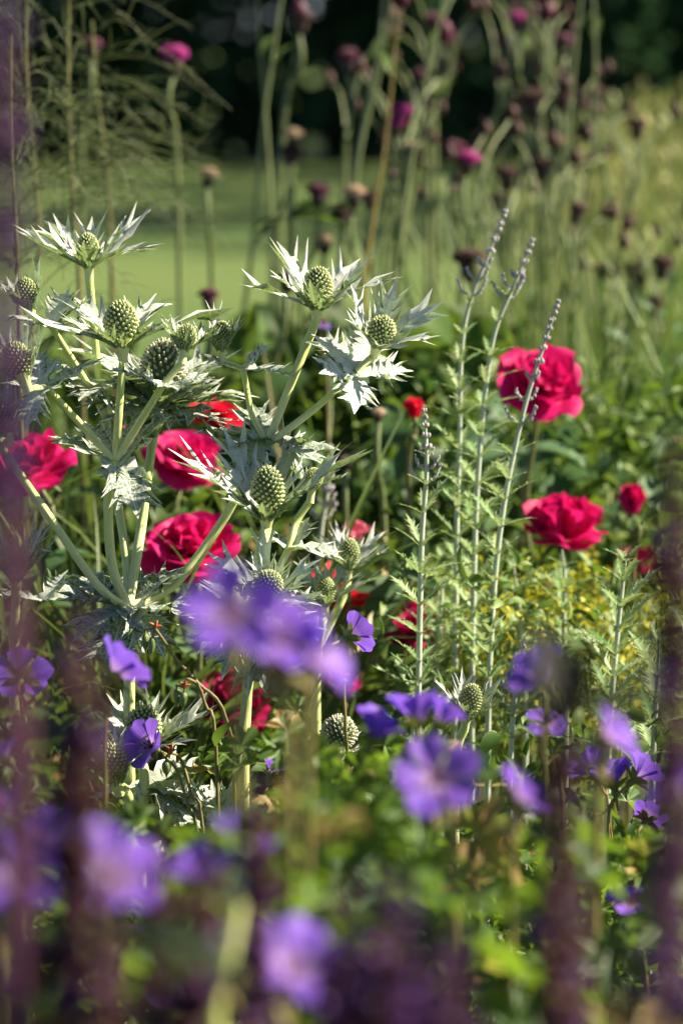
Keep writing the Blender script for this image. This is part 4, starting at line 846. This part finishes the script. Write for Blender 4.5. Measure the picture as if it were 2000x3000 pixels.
salvia([(1120, 2620), (1120, 2800), (1110, 3100)], .80, 'deep violet salvia spike at the bottom, left one of a fat pair', 190, .6, .012, 6)
salvia([(1240, 2680), (1235, 2850), (1230, 3100)], .84, 'deep violet salvia spike at the bottom, right one of a fat pair', 150, .5, .012, 7)
salvia([(762, 2300), (758, 2400), (752, 2560), (745, 2800), (740, 3100)], .98, 'short purple salvia spike in front of the small two-petalled geranium', 110, .35, .010, 8)
salvia([(1395, 2480), (1385, 2650), (1370, 2850), (1350, 3100)], .92, 'thin maroon salvia spike right of the deep violet pair', 75, .2, .014, 9)
salvia([(480, 2420), (470, 2600), (450, 2800), (440, 3100)], .90, 'maroon salvia spike between two blurred low geraniums', 110, .1, .016, 10)
salvia([(1965, 2480), (1970, 2650), (1965, 2900), (1960, 3100)], .80, 'violet salvia spike in the bottom right corner', 110, .6, .012, 11)
salvia([(60, 2700), (50, 2850), (40, 3100)], .84, 'maroon salvia spike in the bottom left corner', 150, .15, .012, 12)
salvia([(1690, 2560), (1700, 2750), (1690, 3100)], .95, 'brown salvia spike right of the tall leafy dark stalk', 60, .1, .016, 13)

salvia([(590, 2520), (580, 2700), (560, 3100)], .88, 'maroon salvia spike left of the pale thick stalk, at the bottom', 150, .15, .012, 14)
salvia([(1010, 2600), (1000, 2780), (985, 3100)], .90, 'maroon salvia spike just left of the fat violet pair', 140, .2, .012, 15)
salvia([(1330, 2760), (1325, 2900), (1310, 3100)], .82, 'plum salvia spike right of the fat violet pair, at the bottom edge', 150, .3, .012, 16)
salvia([(330, 2560), (325, 2750), (310, 3100)], .86, 'maroon salvia spike beside the broad one, in the lower left', 110, .1, .012, 17)
salvia([(1840, 2700), (1835, 2850), (1820, 3100)], .84, 'maroon salvia spike left of the bottom right corner', 110, .15, .014, 18)
a, b = P(715, 2440, 1.02), P(625, 2950, 1.02); base = P(600, 3200, 1.02); base[2] = .02
t = thing('budding_plant', base, 'pale thick green stalk, softly blurred, between the low violet geraniums', 'plant')
mb = MB(); tube(mb, np.vstack([smooth_path([a, (a+b)/2+RT*.002, b]), base]), [.0022, .0032, .0038], 9); mb.build('stalk', M['holly_stem'], t, base)
for az, L in ((20, .03), (190, .028)): add_leaf(t, base, 'leaf', plain_leaf(L, L*.2, R(60), R(10), .3, .1, 8, .7, 0, 2), (a+b)/2, np.eye(3), R(az), M['ger_leaf'], .6)
mb = MB(); ball(mb, a+UPV*.004, .0045, .008, None, 8, 10, 0, taper=.2); mb.build('bud', M['sepal'], t, base)
# ------------------------------------------------------------------ ground cover and masses nobody could count
rsx = np.random.default_rng(77)
OPEN = [(1275, 2290, 190, 1.3), (925, 1960, 150, 1.15), (605, 2590, 110, 1.17), (325, 2580, 170, 1.07), (1510, 2340, 120, 1.34), (850, 2850, 100, 1.09), (1040, 1870, 90, 2.0), (430, 2170, 110, 2.0), (75, 1975, 95, 1.8), (345, 1970, 95, 1.7), (1235, 2080, 100, 1.6), (1090, 2140, 70, 1.6), (1790, 2270, 160, 1.96), (800, 2270, 60, 2.0), (1510, 2450, 50, 1.95),
        (1376, 2050, 110, 1.98), (530, 2340, 90, 2.0), (330, 2230, 90, 2.0), (993, 2130, 90, 2.0), (420, 2120, 140, 2.02), (620, 2330, 90, 2.0), (440, 1890, 60, 1.98), (1650, 1540, 140, 2.45), (1590, 1110, 140, 2.45), (1848, 1440, 70, 2.5),
        (1010, 1700, 120, 2.4), (1235, 1840, 95, 2.5), (690, 2040, 120, 2.3), (555, 1590, 160, 2.3), (85, 1340, 140, 2.35), (545, 1320, 110, 2.45), (640, 1210, 80, 2.5), (1045, 1560, 60, 2.4), (1600, 2000, 90, 1.45), (1860, 1640, 70, 2.65), (1600, 2125, 60, 1.65), (1850, 2650, 70, 1.65), (490, 2240, 50, 1.98)]
def clear_of(x, y, d, grow=0):
    k = np.ones(len(x), bool)
    for (a, b, r, dd) in OPEN: k &= ~((np.hypot(x-a, y-b) < r+grow) & (d < dd+.06))
    return k
def scatter(n, px, py, dd, tmpls, size, up=0.7, lean=0.6, mb=None):
    mb = mb or MB(); x = rsx.uniform(*px, n); y = rsx.uniform(*py, n); d = rsx.uniform(*dd, n)
    k = clear_of(x, y, d, 20); x, y, d = x[k], y[k], d[k]; n = len(x)
    pos = np.array([P(a, b, c) for a, b, c in zip(x, y, d)]); pos[:, 2] = np.maximum(pos[:, 2], 0.03)
    z = np.stack([rsx.normal(0, lean, n), rsx.normal(0, lean, n)-.15, np.full(n, up)], 1); sp = rsx.uniform(0, 6.3, n)
    which = rsx.integers(0, len(tmpls), n); fr = frames_many(z, sp); sc = rsx.uniform(*size, n); tt = rsx.random(n)
    for i, tm in enumerate(tmpls):
        k = which == i
        if k.any(): place_many(mb, tm, pos[k], fr[k], sc[k], 0, tt[k])
    return mb
palms = [palmate(np.random.default_rng(i), 5, .42) for i in range(4)]
lance = [plain_leaf(1.0, .16, R(50), R(-20), .3, .1, 7, .7), plain_leaf(1.0, .22, R(35), R(-35), .3, .1, 7, .75), plain_leaf(1.0, .12, R(70), R(10), .3, .1, 7, .6)]
ovate = [plain_leaf(1.0, .34, R(25), R(-25), .25, .12, 8, .75, 0, 2), plain_leaf(1.0, .30, R(10), R(-40), .3, .12, 8, .7, 0, 2)]
# geranium leaves in front
mb = scatter(420, (-150, 2150), (2400, 3300), (1.35, 2.0), palms, (.016, .030))
scatter(50, (620, 1400), (2260, 2700), (1.15, 1.42), palms, (.014, .026), mb=mb)
scatter(95, (-150, 2150), (2600, 3400), (1.05, 1.4), palms, (.018, .030), mb=mb)
scatter(120, (850, 1300), (2150, 2600), (1.5, 1.95), palms, (.014, .026), mb=mb)
scatter(60, (560, 1000), (2080, 2400), (1.75, 2.1), palms, (.012, .020), mb=mb)
scatter(50, (0, 300), (2050, 2450), (1.6, 2.0), palms, (.014, .024), mb=mb)
scatter(70, (1500, 2050), (2300, 2700), (1.7, 2.1), palms, (.014, .024), mb=mb)
scatter(1500, (-300, 2300), (2600, 4200), (1.9, 2.6), palms, (.018, .034), mb=mb)
tag(mb.build('geranium_foliage', M['ger_leaf']), 'lobed green geranium leaves filling the front of the border', 'leaves', kind='stuff')
mb = scatter(420, (600, 2100), (2050, 2750), (1.85, 2.4), lance, (.014, .03))
scatter(620, (330, 2200), (1500, 2700), (2.3, 2.9), lance, (.018, .042), mb=mb)
scatter(900, (-200, 2200), (1350, 2300), (2.7, 3.4), ovate, (.02, .045), mb=mb)
scatter(600, (700, 1500), (1020, 1550), (2.9, 3.6), ovate+lance, (.04, .09), mb=mb)
scatter(500, (-200, 700), (1050, 1700), (2.9, 3.8), lance, (.04, .09), mb=mb)
scatter(600, (1100, 2200), (1150, 1500), (2.7, 3.6), lance, (.02, .045), mb=mb)
tag(mb.build('border_foliage', M['herb_leaf']), 'mixed dark green leaves massed through the middle of the border', 'leaves', kind='stuff')
mb = scatter(80, (1150, 1950), (1250, 1550), (2.7, 3.2), ovate, (.03, .055), .6, .8)
scatter(70, (850, 1450), (1080, 1500), (2.8, 3.4), ovate, (.04, .07), .5, .8, mb=mb)
scatter(60, (1550, 2050), (850, 1450), (3.0, 4.0), lance, (.02, .045), .6, .8, mb=mb)
scatter(60, (1080, 1260), (1650, 1900), (2.4, 2.6), ovate, (.025, .04), .6, .8, mb=mb)
scatter(70, (850, 1250), (2450, 2800), (1.4, 1.7), ovate, (.016, .03), .6, .8, mb=mb)
tag(mb.build('blue_green_foliage', M['blue_leaf']), 'broad blue-green leaves behind the roses', 'leaves', kind='stuff')
mb = scatter(330, (1130, 2050), (1650, 2150), (2.3, 2.9), [pin], (.025, .05), .9, .7)
tag(mb.build('sage_foliage', M['silver_leaf']), 'cut grey-green sage leaves filling in around the silver stems', 'leaves', kind='stuff')
# yellow sprays
n = 3600; mb = MB(); fl = []; cl = [(rsx.uniform(1180, 2000), rsx.uniform(1600, 2120), rsx.uniform(2.3, 2.75)) for _ in range(80)]
for (x, y, d) in cl:
    if not clear_of(np.array([x]), np.array([y]), np.array([d]), 30)[0]: continue
    c = P(x, y, d); tube(mb, [c, c-UPV*.05+RT*rsx.uniform(-.02, .02), c-UPV*.14], .0008, 4, T=0)
    fl.append(c + rsx.normal(0, .011, (42, 3)))
fl = np.concatenate(fl); dot = plain_leaf(1.0, .42, R(10), R(0), .2, .1, 4, .8)
place_many(mb, dot, fl, frames_many(rsx.normal(0, 1, (len(fl), 3)), rsx.uniform(0, 6.3, len(fl))), rsx.uniform(.004, .008, len(fl)))
tag(mb.build('yellow_flower_sprays', M['mantle']), 'frothy yellow flower sprays below and around the cupped rose', 'flowers', kind='stuff')
# grasses: arching blades
def blades(n, px, py, dd, Lr, lean, mat, name, label, wid=1.0, sway=(0, 0), mb=None, curve=(1.0,)):
    mb = mb or MB(); x = rsx.uniform(*px, n); y = rsx.uniform(*py, n); d = rsx.uniform(*dd, n)
    pos = np.array([P(a, b, c) for a, b, c in zip(x, y, d)]); L = rsx.uniform(*Lr, n); pos[:, 2] -= L*.92; pos[:, 2] = np.maximum(pos[:, 2], .02)
    z = np.stack([rsx.normal(sway[0], lean, n), rsx.normal(sway[1], lean*.6, n), np.ones(n)], 1)
    for i, cvv in enumerate(curve):
        k = np.arange(n) % len(curve) == i; place_many(mb, blade_t(8, cvv, .011*wid), pos[k], frames_many(z[k], rsx.uniform(0, 6.3, k.sum())), L[k], 0, rsx.random(k.sum()))
    return mb
mb = blades(420, (-200, 760), (1000, 1900), (2.3, 3.0), (.25, .5), .5, None, '', '', 1.0, curve=(.7, 1.1, 1.4))
blades(300, (-200, 900), (880, 1300), (2.9, 3.8), (.25, .5), .5, None, '', '', .9, curve=(.7, 1.1, 1.4), mb=mb)
blades(160, (500, 1250), (1000, 1700), (2.6, 3.4), (.25, .5), .45, None, '', '', .8, curve=(.6, 1.2), mb=mb)
blades(160, (-100, 700), (1800, 2500), (2.2, 2.6), (.2, .4), .5, None, '', '', 1.0, curve=(.7, 1.1, 1.4), mb=mb)
tag(mb.build('arching_grass', M['grass']), 'arching dark green grass blades behind the sea hollies', 'grass', kind='stuff')
mb = blades(620, (1260, 2300), (520, 1250), (2.9, 5.0), (.25, .6), .24, None, '', '', .6, (.08, 0), curve=(.2, .45, .7))
blades(130, (1380, 2150), (400, 900), (4.0, 5.5), (.4, .8), .15, None, '', '', .5, (.05, 0), curve=(.1, .3), mb=mb)
scatter(1300, (1050, 2150), (1080, 1650), (2.7, 3.4), lance, (.012, .028), mb=mb)
scatter(500, (1100, 1700), (1650, 2150), (2.2, 2.6), lance, (.012, .026), mb=mb)
tag(mb.build('meadow_stalks', M['goldgreen']), 'fine yellow-green stalks and small leaves massed behind the silver sage', 'grass', kind='stuff')
# golden oat grass, far right
mb = MB(); spk = plain_leaf(1.0, .16, R(-50), R(-80), .3, .1, 4, .8); pos = []
for i in range(85):
    x = 1440 + 640*rsx.random()**.75; y0 = np.interp(x, [1440, 1700, 1850, 2100], [420, 330, 230, 170]) + rsx.uniform(0, 800)*rsx.random(); d = rsx.uniform(4.3, 6.2)
    c = P(x, y0, d); b = c + np.array([rsx.normal(0, .06), rsx.normal(0, .06), 0]); b[2] = .02
    tube(mb, smooth_path([b, (b+c)/2+np.array([rsx.normal(0, .02), 0, 0]), c], 4), [.0022, .0010], 4, T=rsx.random()*.5)
    for j in range(26):
        f = rsx.random()*.30; q = c*(1-f)+b*f; pos.append(q + np.array([rsx.normal(0, .018+.05*f), rsx.normal(0, .02), rsx.normal(0, .01)]))
pos = np.array(pos); place_many(mb, spk, pos, frames_many(np.tile([[0, 0, 1.0]], (len(pos), 1))+rsx.normal(0, .3, (len(pos), 3)), rsx.uniform(0, 6.3, len(pos))), rsx.uniform(.018, .034, len(pos)))
tag(mb.build('golden_grass', M['gold']), 'golden oat-like grass heads massed at the far right', 'grass', kind='stuff')
# drooping dark leaves hung on one thistle stalk in the middle
dl = P(850, 640, 3.1); db = dl.copy(); db[2] = .02
t = thing('leafy_stalk', db, 'dark drooping jagged leaves on a stalk under the plum-coloured thistle', 'plant')
mb = MB(); tube(mb, smooth_path([db, (db+dl)/2, dl+UPV*.02]), [.004, .003], 7); mb.build('stem', M['tall_stem'], t, db)
for az, L, e0, e1 in ((10, .075, 25, -10), (340, .07, 10, -30), (170, .05, 0, -50), (40, .06, 40, 0), (200, .05, -20, -60)):
    rs = np.random.default_rng(int(az)); add_leaf(t, db, 'leaf', spiny(L, L*.26, 5, R(e0), R(e1), rs, .3, base=.2, spine=.03, deep=.5), dl, np.eye(3), R(az), M['herb_leaf'], .2)
# one large pale leaf beside the leaning sage stem
q = P(1530, 1330, 2.7); qb = q.copy(); qb[2] = .02
t = thing('broad_leaf_plant', qb, 'broad pale green leaf arching to the right below the large crimson-pink rose', 'plant')
mb = MB(); tube(mb, smooth_path([qb, (q+qb)/2, q]), [.004, .0025], 7); mb.build('stalk', M['rose_stem'], t, qb)
for az, L, W, e0, e1 in ((-8, .075, .30, 22, -62), (200, .05, .4, 10, -30), (260, .05, .4, 0, -60)):
    add_leaf(t, qb, 'leaf', plain_leaf(L, L*W, R(e0), R(e1), .15, .1, 10, .7, 0, 3), q, np.eye(3), R(az), M['blue_leaf'], .95)
print('objects', len(bpy.data.objects), 'faces', sum(len(m.polygons) for m in bpy.data.meshes))
